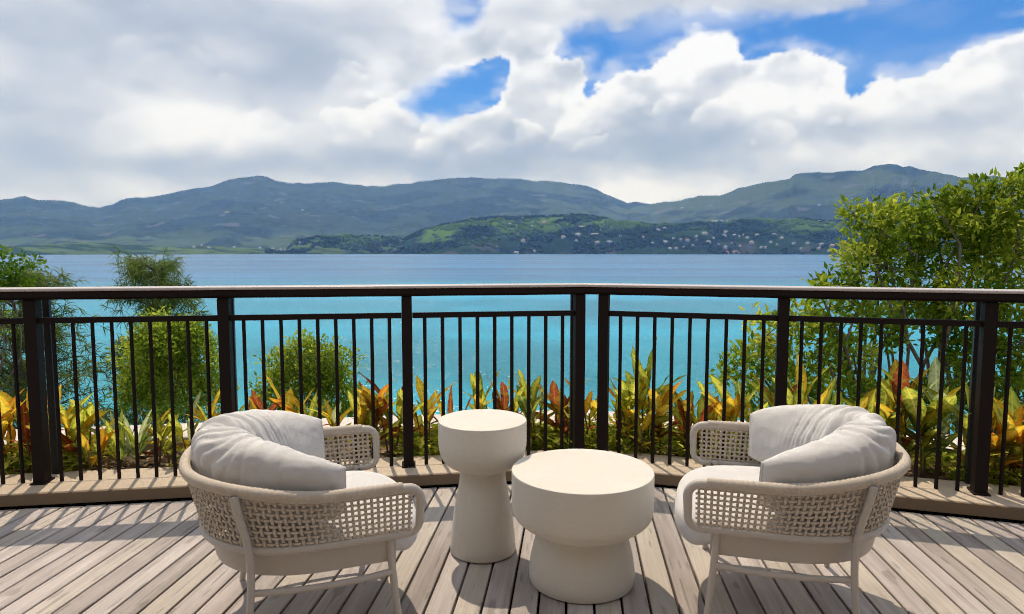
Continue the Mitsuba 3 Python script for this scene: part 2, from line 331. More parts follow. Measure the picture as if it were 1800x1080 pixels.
M = {
    'm_deck': bump(pr(deck_fn, 0.55, 0.35), deck_bump, 0.0006), 'm_dark': pr((0.012, 0.010, 0.009), 0.95, 0.1), 'm_timber': pr(timber_fn, 0.6, 0.3),
    'm_rail': pr((0.013, 0.008, 0.007), 0.62, 0.14), 'm_rail_sheen': pr((0.44, 0.40, 0.39), 0.34, 0.6), 'm_slim': pr((0.016, 0.018, 0.02), 0.4, 0.3),
    'm_cast': pr(cast_fn, 0.62, 0.3), 'm_stone': pr(stone_fn, 0.8, 0.2), 'm_soil': pr(soil_fn, 0.95, 0.1),
    'm_fabric': two(pr(fabric_fn, 0.9, 0.1, sheen=0.4)), 'm_rope': two(pr(rope_fn, 0.7, 0.25)), 'm_frame': two(pr((0.43, 0.395, 0.36), 0.5, 0.4)),
    'm_sea': bump(pr(sea_fn, 0.2, 0.22), sea_bump, 0.30, 0.05),
    'm_mount': pr(mount_fn, 0.95, 0.0), 'm_head': pr(head_fn, 0.95, 0.0), 'm_hill': pr(hill_fn, 0.95, 0.0), 'm_bark': pr(bark_fn, 0.9, 0.1),
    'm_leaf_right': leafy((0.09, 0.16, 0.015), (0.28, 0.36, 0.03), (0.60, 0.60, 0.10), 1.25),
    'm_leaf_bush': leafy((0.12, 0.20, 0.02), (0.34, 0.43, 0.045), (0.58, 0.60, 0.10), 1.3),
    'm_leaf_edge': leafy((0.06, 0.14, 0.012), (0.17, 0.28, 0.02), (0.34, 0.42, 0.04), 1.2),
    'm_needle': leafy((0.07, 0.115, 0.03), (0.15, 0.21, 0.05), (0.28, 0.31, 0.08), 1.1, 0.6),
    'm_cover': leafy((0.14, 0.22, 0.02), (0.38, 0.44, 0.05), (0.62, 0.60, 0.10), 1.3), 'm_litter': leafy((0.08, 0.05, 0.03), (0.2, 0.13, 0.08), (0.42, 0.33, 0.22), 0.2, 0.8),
    'm_wood_far': pr(head_fn, 0.95, 0.0),
    'm_c_yellow': croton((0.74, 0.53, 0.035), (0.80, 0.66, 0.12), (0.70, 0.34, 0.02), (0.30, 0.28, 0.03)),
    'm_c_orange': croton((0.60, 0.28, 0.02), (0.70, 0.45, 0.05), (0.50, 0.12, 0.02), (0.62, 0.42, 0.03)),
    'm_c_red': croton((0.27, 0.06, 0.025), (0.45, 0.16, 0.04), (0.17, 0.04, 0.02), (0.30, 0.20, 0.03)),
    'm_c_lime': croton((0.54, 0.55, 0.06), (0.70, 0.66, 0.14), (0.22, 0.28, 0.03), (0.14, 0.20, 0.03)),
    'm_c_green': croton((0.10, 0.17, 0.03), (0.40, 0.40, 0.10), (0.07, 0.13, 0.025), (0.26, 0.30, 0.06)),
    'm_c_pale': croton((0.42, 0.46, 0.24), (0.62, 0.60, 0.34), (0.24, 0.33, 0.10), (0.20, 0.30, 0.08)),
    'm_c_bronze': croton((0.34, 0.24, 0.025), (0.55, 0.40, 0.05), (0.20, 0.06, 0.02), (0.40, 0.30, 0.03)),
    'm_fascia_shade': pr((0.16, 0.115, 0.075), 0.65, 0.25),  # kerb front: its shade is put into this darker timber colour
    'm_shore': pr(shore_fn, 0.95, 0.0),
    'm_house': pr((0.60, 0.46, 0.31), 0.85, 0.1),
    'm_stem': pr((0.16, 0.12, 0.07), 0.8, 0.2),
    'm_wall_w': pr((0.36, 0.33, 0.27), 0.8, 0.2), 'm_wall_t': pr((0.34, 0.28, 0.20), 0.8, 0.2), 'm_roof_g': pr((0.27, 0.28, 0.29), 0.7, 0.2), 'm_roof_o': pr((0.42, 0.22, 0.13), 0.7, 0.2), 'm_roof_w': pr((0.36, 0.345, 0.30), 0.7, 0.2), 'm_roof_r': pr((0.4, 0.06, 0.07), 0.7, 0.2),
}
scene.update(M)

# ------------------------------------------------------------------ deck, kerb, planting bed
KZ = 0.0725                                                     # top of the kerb


def meet(p, a, q, b):
    s = np.linalg.solve(np.array([a, -b]).T, q - p); return p + a * s[0]


L0, L1 = onz(60, 868, KZ)[:2], onz(700, 837, KZ)[:2]
R0, R1 = onz(1180, 835, KZ)[:2], onz(1760, 890, KZ)[:2]
dl = (L1 - L0) / np.linalg.norm(L1 - L0); dr_ = (R1 - R0) / np.linalg.norm(R1 - R0)
nl, nr = np.array([-dl[1], dl[0]]), np.array([-dr_[1], dr_[0]])  # outward (away from the house)


def corner(off): return meet(L0 + nl * off, dl, R0 + nr * off, dr_)


def strip(o0, o1, side, s0, s1):
    """Plan quad of one balustrade side between offsets o0..o1 and distances s0..s1 from the corner."""
    if side < 0: return Polygon([corner(o0) - dl * s0, corner(o0) - dl * s1, corner(o1) - dl * s1, corner(o1) - dl * s0])
    return Polygon([corner(o0) + dr_ * s0, corner(o1) + dr_ * s0, corner(o1) + dr_ * s1, corner(o0) + dr_ * s1])


C0 = corner(0.0)
far_l, far_r = C0 - dl * 7, C0 + dr_ * 7
deckpoly = Polygon([C0 - nl * 0.0, far_l, far_l - nl * 9, far_r - nr * 9, far_r]).buffer(0)
inner = Polygon([corner(-0.012), corner(-0.012) - dl * 6.0, (-6.5, -1.6), (6.5, -1.6), corner(-0.012) + dr_ * 6.0]).buffer(0)
v, f = slab(Polygon([(-7, -2), (7, -2), (7, 6), (-7, 6)]).intersection(Polygon([corner(0.3), corner(0.3) - dl * 6.4, (-6.9, -1.8), (6.9, -1.8), corner(0.3) + dr_ * 6.4])).convex_hull, -0.14, -0.075)
deck = obj('deck', (v, f), 'm_dark'); tag(deck, 'weathered grey-brown timber terrace deck', kind='structure')
for k in range(-70, 110):
    t0 = B0 + k * PITCHB + 0.0048; t1 = t0 + PITCHB - 0.0096
    a, b = bu * -12, bu * 12
    board = Polygon([bv * t0 + a, bv * t1 + a, bv * t1 + b, bv * t0 + b]).intersection(inner)
    if board.is_empty or board.area < 0.02: continue
    mid = board.intersection(LineString([bv * (t0 + t1) / 2 + a, bv * (t0 + t1) / 2 + b]))
    lo, hi = sorted(np.array(mid.coords) @ bu)
    cuts = [lo, hi]
    obj('board', slab(board, -0.03 + 0.0, 0.0006 * math.sin(k * 2.4), 0.0025), 'm_deck', deck)

kerb = thing('kerb', None, None)
tag(kerb, 'low tan timber kerb under the balustrade', kind='structure')
used.discard('kerb'); kerb = obj('kerb', trimesh.util.concatenate([trimesh.Trimesh(*slab(strip(0.02, 0.30, s, 0, 6.2), -0.05, 0.03)) for s in (-1, 1)]), 'm_dark')
for side in (-1, 1):
    cuts = [0.0, 2.13, 4.2, 6.2] if side < 0 else [0.0, 2.35, 4.3, 6.2]
    for s0, s1 in zip(cuts[:-1], cuts[1:]):
        g = 0.0015 if s0 else 0
        obj('board', slab(strip(0.0145, 0.166, side, s0 + g, s1 - 0.0015), 0.0305, KZ, 0.003), 'm_timber', kerb)
        obj('board', slab(strip(0.172, 0.355, side, s0 + g, s1 - 0.0015), 0.0305, KZ, 0.003), 'm_timber', kerb)
        obj('fascia', slab(strip(0.0, 0.014, side, s0 + g, s1 - 0.0015), 0.011, KZ - 0.003, 0.002), 'm_fascia_shade', kerb)

# soil of the bed
WALL0, WALL1, WZ = 0.90, 1.28, 0.10
px_, py_ = np.meshgrid(np.linspace(0, 1, 200), np.linspace(0, 1, 24), indexing='ij')
vs = []
for a in np.linspace(-6.2, 6.2, 240):
    for o in np.linspace(0.35, WALL0 + 0.02, 16):
        c = corner(o); q = c + (dl * a if a < 0 else dr_ * a); vs.append((q[0], q[1], 0))
vs = np.array(vs); vs[:, 2] = -0.01 + 0.09 * (meshkit.fbm(vs * [5, 5, 1] + 4, 4) - 0.4)
bed = obj('planting_bed', (vs, grid_faces(240, 16)), 'm_soil', smooth=True); tag(bed, 'dark soil of the planting bed behind the kerb', kind='structure')

gw = thing('garden_wall', 'low pinkish stone wall edging the planting bed above the sea', 'wall')
for side in (-1, 1):
    s = 0.0
    obj('wall_base', slab(strip(WALL0 + 0.02, WALL1 - 0.02, side, 0, 6.3), -1.3, WZ - 0.0405, 0.003), 'm_stone', gw)
    while s < 6.2:
        w = float(rng.uniform(0.5, 0.75)); obj('coping_stone', slab(strip(WALL0, WALL1, side, s + (0.002 if s else 0), s + w - 0.002), WZ - 0.04, WZ + float(rng.uniform(-0.002, 0.002)), 0.006), 'm_stone', gw); s += w

# ------------------------------------------------------------------ balustrade
RO = 0.185                                                       # offset of the post line from the kerb's front
RZ = 1.113
rail = thing('balustrade', 'dark bronze metal balustrade with upright bars along the deck edge', 'railing')
angl, angr = math.atan2(dl[1], dl[0]), math.atan2(dr_[1], dr_[0])


def prof(side, pts, s1=6.4):
    """Sweep of a cross-section (offset, z) along one side, mitred at the corner."""
    n = len(pts); c = np.array([[*corner(RO + o), z] for o, z in pts]); d = np.array([*(-dl if side < 0 else dr_), 0])
    v = np.vstack([c, c + d * s1]); f = []
    for j in range(n):
        a, b = j, (j + 1) % n; q = (a, b, b + n, a + n) if side > 0 else (a, a + n, b + n, b)
        f += [(q[0], q[1], q[2]), (q[0], q[2], q[3])]
    for j in range(1, n - 1):
        f += [(0, j + 1, j), (n, n + j, n + j + 1)] if side > 0 else [(0, j, j + 1), (n, n + j + 1, n + j)]
    return trimesh.Trimesh(v, np.array(f), process=False)


def rounded(w, z0, z1, r, k=4):
    out = []
    for cx, cz, a0 in ((w / 2 - r, z0 + r, -90), (w / 2 - r, z1 - r, 0), (-w / 2 + r, z1 - r, 90), (-w / 2 + r, z0 + r, 180)):
        for i in range(k + 1):
            a = math.radians(a0 + 90 * i / k); out.append((cx + r * math.cos(a), cz + r * math.sin(a)))
    return out


for side in (-1, 1):
    obj('handrail', prof(side, rounded(0.130, RZ - 0.044, RZ - 0.0122, 0.004)), 'm_rail', rail, smooth=35)
    obj('handrail_cap', prof(side, rounded(0.150, RZ - 0.012, RZ + 0.004, 0.0075, 6)), 'm_rail_sheen', rail, smooth=60)  # pale plate: sky sheen on the handrail top put into its colour
    obj('handrail_channel', prof(side, [(-0.03, RZ - 0.058), (0.03, RZ - 0.058), (0.03, RZ - 0.0422), (-0.03, RZ - 0.0422)]), 'm_rail', rail)


def on_rail(x, side, off=0.0, y=700):
    """Distance from the corner along a side at which the view column x crosses the post line."""
    r = ray(x, y)[:2]; c, d = corner(RO + off), (-dl if side < 0 else dr_)
    s = np.linalg.solve(np.array([d, -r]).T, -c); return float(s[0])


posts = {-1: [on_rail(x, -1) for x in (1017, 717, 400, 66)], 1: [on_rail(x, 1) for x in (1060, 1372, 1730)]}
for side in (-1, 1):
    ps = posts[side]; step = ps[-1] - ps[-2]; ps += [ps[-1] + step, ps[-1] + 2 * step]
    d, c, ang = (-dl, corner(RO), angl) if side < 0 else (dr_, corner(RO), angr)
    nn = nl if side < 0 else nr
    for s in ps:
        q = c + d * s
        obj('post', rbox(q[0], q[1], KZ, RZ - 0.0585, 0.058, 0.074, ang, 0.003), 'm_rail', rail)
        obj('base_plate', rbox(q[0], q[1], KZ + 0.0002, KZ + 0.009, 0.078, 0.105, ang, 0.002), 'm_rail', rail)
    MZ = 0.945
    for i in range(len(ps) - 1):
        a, b = ps[i] + 0.030, ps[i + 1] - 0.030; m = c + d * (a + b) / 2
        obj('mid_rail', rbox(m[0], m[1], MZ - 0.016, MZ + 0.014, b - a - 0.001, 0.03, ang, 0.002), 'm_rail', rail)
        gap = (ps[i + 1] - ps[i]) / 10
        for j in range(1, 10):
            q = c + d * (ps[i] + gap * j)
            obj('baluster', tube([[q[0], q[1], KZ], [q[0], q[1], MZ - 0.0165]], 0.0105, 6), 'm_rail', rail, smooth=50)
# slim rear posts that stand at the back edge of the kerb behind the end posts
for side, s in ((-1, posts[-1][0]), (-1, posts[-1][3]), (1, posts[1][2]), (-1, posts[-1][2])):
    d, nn, ang = (-dl, nl, angl) if side < 0 else (dr_, nr, angr)
    q = corner(RO) + d * s + nn * 0.145
    w = 0.036 if s != posts[-1][2] else 0.03
    obj('rear_post', rbox(q[0], q[1], KZ, RZ - 0.062, w, 0.03, ang, 0.003), 'm_slim', rail)


# ------------------------------------------------------------------ the two side tables
def revolve(profile, n=96):
    p = np.array(profile, float); a = np.arange(n) * 2 * np.pi / n; m = len(p)
    v = np.stack([p[:, None, 0] * np.cos(a), p[:, None, 0] * np.sin(a), np.broadcast_to(p[:, None, 1], (m, n))], -1).reshape(-1, 3)
    i, j = np.meshgrid(np.arange(m - 1), np.arange(n), indexing='ij'); j2 = (j + 1) % n
    q = np.stack([i * n + j, i * n + j2, (i + 1) * n + j2, (i + 1) * n + j], -1).reshape(-1, 4)
    return v, np.vstack([q[:, [0, 1, 2]], q[:, [0, 2, 3]]])


def curve(pts, n=24): return spline(pts, n).tolist()


def side_table(name, pos, base, bowl, top_r, top_z, label):
    k = thing(name, label, 'side table')
    base = [(0.001, 0.004)] + [(base[0][0] - 0.004, 0.004)] + curve(base) + [(0.001, base[-1][1])]
    e = 0.005
    top = [(top_r, top_z - 0.012), (top_r, top_z - e), (top_r - 0.0015, top_z - 0.0015), (top_r - e, top_z), (top_r * 0.6, top_z + 0.0012), (top_r * 0.2, top_z + 0.0012), (0.001, top_z + 0.0012)]
    up = [(0.001, bowl[0][1])] + curve(bowl) + top
    for nm, pf in (('base', base), ('top', up)):
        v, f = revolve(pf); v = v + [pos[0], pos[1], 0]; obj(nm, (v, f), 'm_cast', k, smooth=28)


tall = onz(849, 967); low = onz(1022, 1018)
side_table('tall_side_table', tall, [(0.141, 0.006), (0.143, 0.03), (0.136, 0.1), (0.123, 0.2), (0.106, 0.29), (0.099, 0.345), (0.0985, 0.368)],
           [(0.0985, 0.3682), (0.106, 0.3715), (0.134, 0.3835), (0.165, 0.405), (0.184, 0.442), (0.1905, 0.485), (0.191, 0.53), (0.191, 0.57)], 0.191, 0.586, 'tall narrow cream side table with a cup shaped top on the deck')
side_table('low_side_table', low, [(0.206, 0.006), (0.210, 0.04), (0.205, 0.09), (0.192, 0.15), (0.180, 0.195), (0.179, 0.213)],
           [(0.179, 0.2132), (0.187, 0.2185), (0.213, 0.231), (0.245, 0.249), (0.270, 0.273), (0.279, 0.305), (0.280, 0.37), (0.280, 0.437)], 0.280, 0.452, 'low wide cream side table with a round white top in front of the tall one')


# ------------------------------------------------------------------ lounge chairs
HW, STR, REAR, EXP = 0.392, 0.25, 0.42, 2.35


def u_plan(n, scale=1.0, front=0.0):
    """Open U from one arm front (b = -HW) round the back to the other; (forward, lateral)."""
    th = np.linspace(-np.pi / 2, np.pi / 2, 181); pts = []
    for t in th:
        c, s = math.cos(t), math.sin(t)
        pts.append((-STR - REAR * abs(c) ** (2 / EXP), math.copysign(HW * abs(s) ** (2 / EXP), s)))
    pts = [(front, -HW)] + pts + [(front, HW)]
    ls = LineString(pts); return np.array([ls.interpolate(x, normalized=True).coords[0] for x in np.linspace(0, 1, n)])


def rim_z(a): return 0.552 + 0.045 * mikit_s(-0.2, -0.66, a)


def wall_pt(p, h):
    """Point of the basket wall at plan point p, height fraction h: 0 = seat ring, 1 = rim."""
    a = p[..., 0] * (0.925 + 0.075 * h); b = p[..., 1] * (0.945 + 0.055 * h)
    z = 0.392 + h * (rim_z(p[..., 0]) - 0.392)
    bow = 0.012 * np.sin(np.pi * h)
    return np.stack([a, b, z], -1) if np.ndim(a) else np.array([a, b, z])


def ribbon(pts, nrm, w, t):
    """Flat strand: cross-section w wide along cross(t, n), t thick along n."""
    p = np.asarray(pts); tg = np.gradient(p, axis=0); tg /= np.linalg.norm(tg, axis=1, keepdims=True) + 1e-12
    s = np.cross(tg, nrm); s /= np.linalg.norm(s, axis=1, keepdims=True) + 1e-12; k = np.cross(s, tg)
    o = np.array([(-1, -0.5), (-0.6, -1), (0.6, -1), (1, -0.5), (1, 0.5), (0.6, 1), (-0.6, 1), (-1, 0.5)])
    v = (p[:, None] + o[None, :, :1] * (w / 2) * s[:, None] + o[None, :, 1:] * (t / 2) * k[:, None]).reshape(-1, 3); n, m = len(p), 8
    i, j = np.meshgrid(np.arange(n - 1), np.arange(m), indexing='ij'); j2 = (j + 1) % m
    q = np.stack([i * m + j, i * m + j2, (i + 1) * m + j2, (i + 1) * m + j], -1).reshape(-1, 4)
    return v, np.vstack([q[:, [0, 1, 2]], q[:, [0, 2, 3]]])


def lounge_chair(front_mid, u, label, flip):
    u = np.array(u) / np.linalg.norm(u); w = np.array([-u[1], u[0]]) * flip    # w: local lateral axis
    def W(v):
        v = np.asarray(v, float); return np.stack([front_mid[0] + v[..., 0] * u[0] + v[..., 1] * w[0], front_mid[1] + v[..., 0] * u[1] + v[..., 1] * w[1], v[..., 2]], -1)
    def put(nm, mesh, m, smooth=True, **k):
        v, f = mesh; f = np.asarray(f)
        if flip < 0: f = f[:, ::-1]
        return obj(nm, (W(v), f), m, key, smooth=smooth, **k)
    key = thing('lounge_chair', label, 'armchair', 'woven lounge chairs on the deck')
    # frame: seat ring, front corners of the arms, rim - one closed loop
    P = u_plan(121)
    r = 0.045
    def corner_pts(b_sign, up):
        out = []
        zt, zb = rim_z(0.0), 0.392
        for k in range(13):
            t = k / 12
            if t <= 0.5: ang = math.pi / 2 * (t * 2); a, z = r * math.sin(ang), zt - r + r * math.cos(ang)
            else: ang = math.pi / 2 * ((t - 0.5) * 2); a, z = r * math.cos(ang), zb + r - r * math.sin(ang)
            h = (z - zb) / (zt - zb); out.append((a, b_sign * HW * (0.945 + 0.055 * h), z))
        return out if not up else out[::-1]
    rimp = wall_pt(P, np.ones(len(P))); ringp = wall_pt(P, np.zeros(len(P)))
    loop = np.vstack([rimp, corner_pts(1, False), ringp[::-1], corner_pts(-1, True)])
    loop = loop[np.r_[True, np.linalg.norm(np.diff(loop, axis=0), axis=1) > 1e-4]]
    rad = np.where(loop[:, 2] > 0.5, 0.0155, 0.0135)
    put('frame', tube(loop, rad, 12, closed=True), 'm_frame')
    # a second, rope-wrapped tube over the rim (the visible fat top edge)
    seg = P[(P[:, 0] < 0.0)]; rp = wall_pt(seg, np.ones(len(seg))); rp[:, 2] += 0.006
    nseg = 420; ls = np.linspace(0, len(rp) - 1, nseg); rp = np.stack([np.interp(ls, np.arange(len(rp)), rp[:, k]) for k in range(3)], 1)
    rr = 0.0155 + 0.0025 * np.clip(np.minimum(np.arange(nseg), nseg - 1 - np.arange(nseg)) / 40.0, 0, 1) + 0.0006 * np.sign(np.sin(np.arange(nseg) * np.pi * 0.5))
    put('rim_wrap', tube(rp, rr, 12), 'm_rope')
    # woven basket: uprights and courses crossing over and under
    mb = MB(); nu = 90; PP = u_plan(nu * 8 + 1, front=0.03)
    def nrm_of(p, q): d = q - p; n = np.stack([-d[..., 1], d[..., 0], 0 * d[..., 0]], -1); return n / (np.linalg.norm(n, axis=-1, keepdims=True) + 1e-12)
    N2 = nrm_of(np.roll(PP, 1, 0), np.roll(PP, -1, 0)); N2[0], N2[-1] = N2[1], N2[-2]
    rows = 8
    for k in range(1, nu):
        p, n = PP[k * 8], N2[k * 8]; hs = np.linspace(0.0, 1.0, rows * 4 + 5)
        if k in (1, nu - 1): hs = np.linspace(0.1, 0.9, rows * 4 + 5)
        ph = hs * (rows + 1) * np.pi
        c = wall_pt(np.repeat(p[None], len(hs), 0), hs) + n * (0.0032 * (1 if k % 2 else -1) * np.cos(ph))[:, None]
        mb.add(*ribbon(c, np.repeat(n[None], len(hs), 0), 0.0092, 0.0034))
    for j in range(1, rows + 1):
        h = j / (rows + 1); idx = np.arange(4, nu * 8 - 3, 2)
        c = wall_pt(PP[idx], np.full(len(idx), h)) - N2[idx] * (0.0032 * (1 if j % 2 else -1) * np.cos(idx / 8 * np.pi))[:, None]
        mb.add(*ribbon(c, N2[idx], 0.0076, 0.0034))
    wk = put('woven_rope', mb.mesh(), 'm_rope', smooth=False); stuffpart(wk); labels[wk]['label'] = 'open weave of flat beige rope round back and arms'
    # seat shell under the ring and thick seat cushion
    ringq = u_plan(90, front=-0.035) * [0.915, 0.925]
    def shell(z0, z1, s0, s1):
        ring = np.vstack([ringq, ]); n = len(ring); vv = []
        for z, s in ((z0, s0), (z1, s1)): vv.append(np.c_[ring * s, np.full(n, z)])
        v = np.vstack(vv + [[[-0.3, 0, z0]]]); f = []
        for k in range(n):
            k2 = (k + 1) % n; f += [(k, k2, n + k2), (k, n + k2, n + k), (k2, k, 2 * n)]
        return v, np.array(f)
    put('seat_shell', shell(0.298, 0.397, 0.955, 0.995), 'm_frame', smooth=40)
    nth, nph = 72, 28; th = np.linspace(0, 2 * np.pi, nth, endpoint=False); vv = []
    for k in range(nph + 1):
        ph = -np.pi / 2 + np.pi * k / nph; c, s = abs(math.cos(ph)) ** 0.62, math.copysign(abs(math.sin(ph)) ** 0.62, math.sin(ph))
        for t in th:
            ct, st = math.cos(t), math.sin(t)
            a = -0.225 + 0.325 * math.copysign(abs(ct) ** (2 / (3.4 if ct > 0 else 2.2)), ct) * c; b = 0.340 * math.copysign(abs(st) ** (2 / (3.4 if ct > 0 else 2.2)), st) * c
            dome = 0.03 * (1 - (b / 0.36) ** 2) * (1 - ((a + 0.27) / 0.36) ** 2) if s > 0 else 0
            vv.append((a, b, 0.340 + (0.083 if s > 0 else 0.038 + 0.058 * mikit_s(-0.06, 0.04, a)) * s + dome))
    v = np.array(vv); v += (0.006 * (meshkit.fbm(v * 9, 3, 4) - 0.5))[:, None] * [0, 0, 1]; n = nth; f = []
    i, j = np.meshgrid(np.arange(nph), np.arange(nth), indexing='ij'); j2 = (j + 1) % nth
    q = np.stack([i * n + j, i * n + j2, (i + 1) * n + j2, (i + 1) * n + j], -1).reshape(-1, 4)
    put('seat_cushion', (v, np.vstack([q[:, [0, 1, 2]], q[:, [0, 2, 3]]])), 'm_fabric')
    # back cushion: one long pillow folded round the inside of the back
    ns, nc = 260, 84; th0 = np.linspace(-np.pi / 2, np.pi / 2, 401); keep = np.stack([-0.185 - 0.325 * np.cos(th0) ** 1.18, 0.305 * np.sign(np.sin(th0)) * np.abs(np.sin(th0)) ** 1.12], 1); ls = LineString(keep); vv = []
    S = np.sin(np.linspace(-np.pi / 2, np.pi / 2, ns) * 0.999); tt = np.linspace(0, 2 * np.pi, nc, endpoint=False)
    for s_ in S:
        c0 = np.array(ls.interpolate((s_ + 1) / 2, normalized=True).coords[0]); e = 0.03
        d = np.array(ls.interpolate(min(1, (s_ + 1) / 2 + e), normalized=True).coords[0]) - np.array(ls.interpolate(max(0, (s_ + 1) / 2 - e), normalized=True).coords[0])
        d /= np.linalg.norm(d); out = np.array([-d[1], d[0]]); out = out if out @ (c0 + [0.25, 0]) > 0 else -out
        taper = max(0.0, 1 - abs(s_) ** 5) ** 0.55; m_ = 1 - s_ * s_
        th_ = (0.078 + 0.034 * m_) * (0.14 + 0.86 * taper); ht = (0.098 + 0.060 * m_) * (0.80 + 0.20 * taper)
        fold = math.exp(-(s_ / 0.085) ** 2); gath = math.exp(-(s_ / 0.46) ** 2)
        for t in tt:
            ct, st = math.cos(t), math.sin(t)
            x = math.copysign(abs(ct) ** 0.80, ct) * th_; z = math.copysign(abs(st) ** 0.78, st) * ht
            inn = max(0, -ct); topn = max(0, st)
            x += 0.040 * fold * inn; z -= 0.050 * fold * topn * (0.25 + inn)
            w_ = s_ * (21 if flip < 0 else 18.5) + (0 if flip < 0 else 1.3) + 1.1 * math.sin(s_ * 9 + 1.7 * t) + 0.9 * math.sin(2.2 * t + 3 * s_)
            g = (abs(math.sin(w_)) ** 0.6 - 0.72) * 0.0215 * gath * (0.35 + 0.65 * topn) + (abs(math.sin(w_ * 2.3 + t)) ** 0.7 - 0.7) * 0.011 * gath
            vv.append((*(c0 + out * (x + g * ct + 0.07 * z / 0.15 * 0.6 + 0.01)), 0.545 + z + 0.020 * m_ + g * st))
    v = np.array(vv); nz = 0.022 * (meshkit.fbm(v * 11 + 3, 4, 8 if flip < 0 else 19) - 0.5)
    ctr = v.reshape(ns, nc, 3).mean(1, keepdims=True); dirs = (v.reshape(ns, nc, 3) - ctr).reshape(-1, 3); dirs /= np.linalg.norm(dirs, axis=1, keepdims=True) + 1e-9
    v = v + dirs * nz[:, None]
    i, j = np.meshgrid(np.arange(ns - 1), np.arange(nc), indexing='ij'); j2 = (j + 1) % nc
    q = np.stack([i * nc + j, i * nc + j2, (i + 1) * nc + j2, (i + 1) * nc + j], -1).reshape(-1, 4)
    f = np.vstack([q[:, [0, 1, 2]], q[:, [0, 2, 3]]]); v = np.vstack([v, v[:nc].mean(0), v[-nc:].mean(0)]); jj = np.arange(nc)
    f = np.vstack([f, np.stack([jj * 0 + ns * nc, (jj + 1) % nc, jj], 1), np.stack([jj * 0 + ns * nc + 1, (ns - 1) * nc + jj, (ns - 1) * nc + (jj + 1) % nc], 1)])
    bc = put('back_cushion', (v, f), 'm_fabric')
    seam = []
    for e_, row in ((0, 2), (1, ns - 3)):
        ring = v[row * nc:(row + 1) * nc]; put_k = f'{key}__back_cushion'
        vv2, ff2 = tube(ring + 0, 0.0035, 6, closed=True)
        obj('seam', (W(vv2), ff2), 'm_fabric', put_k, smooth=True)
    # legs and stretchers
    for b in (-1, 1):
        fl = [(-0.05, b * 0.352, 0.41), (-0.045, b * 0.356, 0.28), (-0.015, b * 0.372, 0.0)]
        put('leg', tube(spline(fl, 10), np.linspace(0.0142, 0.0108, 10), 10), 'm_frame')
        kk = np.argmin(np.abs(P[:, 0] + 0.50) + (P[:, 1] * b < 0) * 9); pr_, pq = wall_pt(P[kk], 0.97), wall_pt(P[kk], 0.0)
        o = np.array([P[kk][0] + 0.2, P[kk][1], 0]); o = o / np.linalg.norm(o) * 0.020
        rl = [pr_ + o, (pr_ + pq) / 2 + o, pq + o, [pq[0] - 0.012, pq[1] + b * 0.012, 0.25], [pq[0] - 0.040, pq[1] + b * 0.022, 0.0]]
        put('leg', tube(spline(rl, 18), np.linspace(0.0132, 0.0110, 18), 10), 'm_frame')
        m0, m1 = np.array([-0.04, b * 0.358, 0.268]), np.array([pq[0] - 0.008, pq[1] + b * 0.008, 0.258])
        mm = (m0 + m1) / 2 + [0, b * 0.02, -0.004]
        put('stretcher', tube(spline([m0, mm, m1], 12), 0.0108, 10), 'm_frame')
    return key


nl_, fr_ = onz(717, 856, 0.56), onz(641, 750, 0.56)
lounge_chair((nl_ + fr_)[:2] / 2, (fr_ - nl_)[[1, 0]] * [1, -1], 'pale woven lounge chair with grey cushions left of the side tables', -1)
nr_, fr2 = onz(1234, 852, 0.56), onz(1238, 741, 0.56)
lounge_chair((nr_ + fr2)[:2] / 2, (fr2 - nr_)[[1, 0]] * [-1, 1], 'pale woven lounge chair with grey cushions right of the side tables', 1)


# ------------------------------------------------------------------ crotons in the bed
def leaf_blade(base, d, up, length, width, bend, fold=0.25, n=6):
    """A pointed blade: three vertices per station; uv = (across, along)."""
    d = d / np.linalg.norm(d); side = np.cross(d, up); side /= np.linalg.norm(side) + 1e-9; nr = np.cross(side, d)
    v, uv = [], []
    for k in range(n + 1):
        t = k / n; w = width * 0.5 * (math.sin(math.pi * min(1, t * 0.93 + 0.045)) ** 0.75) * (1.0 if t < 0.999 else 0.05)
        c = base + d * (length * t) + nr * (-bend * length * t * t); wav = 0.06 * width * math.sin(t * 13)
        for s, u in ((-1, 0.0), (0, 0.5), (1, 1.0)):
            v.append(c + side * (s * w) + nr * (abs(s) * w * fold + s * wav)); uv.append((u, t))
    f = []
    for k in range(n):
        for s in (0, 1):
            a = k * 3 + s; f += [(a, a + 1, a + 4), (a, a + 4, a + 3)]
    return np.array(v), np.array(f), np.array(uv)


PAL = {'Y': ['m_c_yellow'] * 5 + ['m_c_orange', 'm_c_lime', 'm_c_lime', 'm_c_lime'], 'O': ['m_c_orange'] * 3 + ['m_c_yellow'] * 3 + ['m_c_lime'], 'R': ['m_c_red'] * 3 + ['m_c_bronze', 'm_c_orange'] + ['m_c_lime', 'm_c_yellow'] * 2,
       'L': ['m_c_lime'] * 6 + ['m_c_yellow'] * 2 + ['m_c_green', 'm_c_pale'], 'G': ['m_c_green'] * 3 + ['m_c_pale'] * 2 + ['m_c_lime'], 'P': ['m_c_pale'] * 4 + ['m_c_lime', 'm_c_green'], 'B': ['m_c_bronze'] * 3 + ['m_c_yellow', 'm_c_yellow', 'm_c_red', 'm_c_lime', 'm_c_lime', 'm_c_lime']}
WORD = {'Y': 'yellow', 'O': 'orange', 'R': 'dark red', 'L': 'lime yellow', 'G': 'green', 'P': 'pale cream green', 'B': 'bronze'}
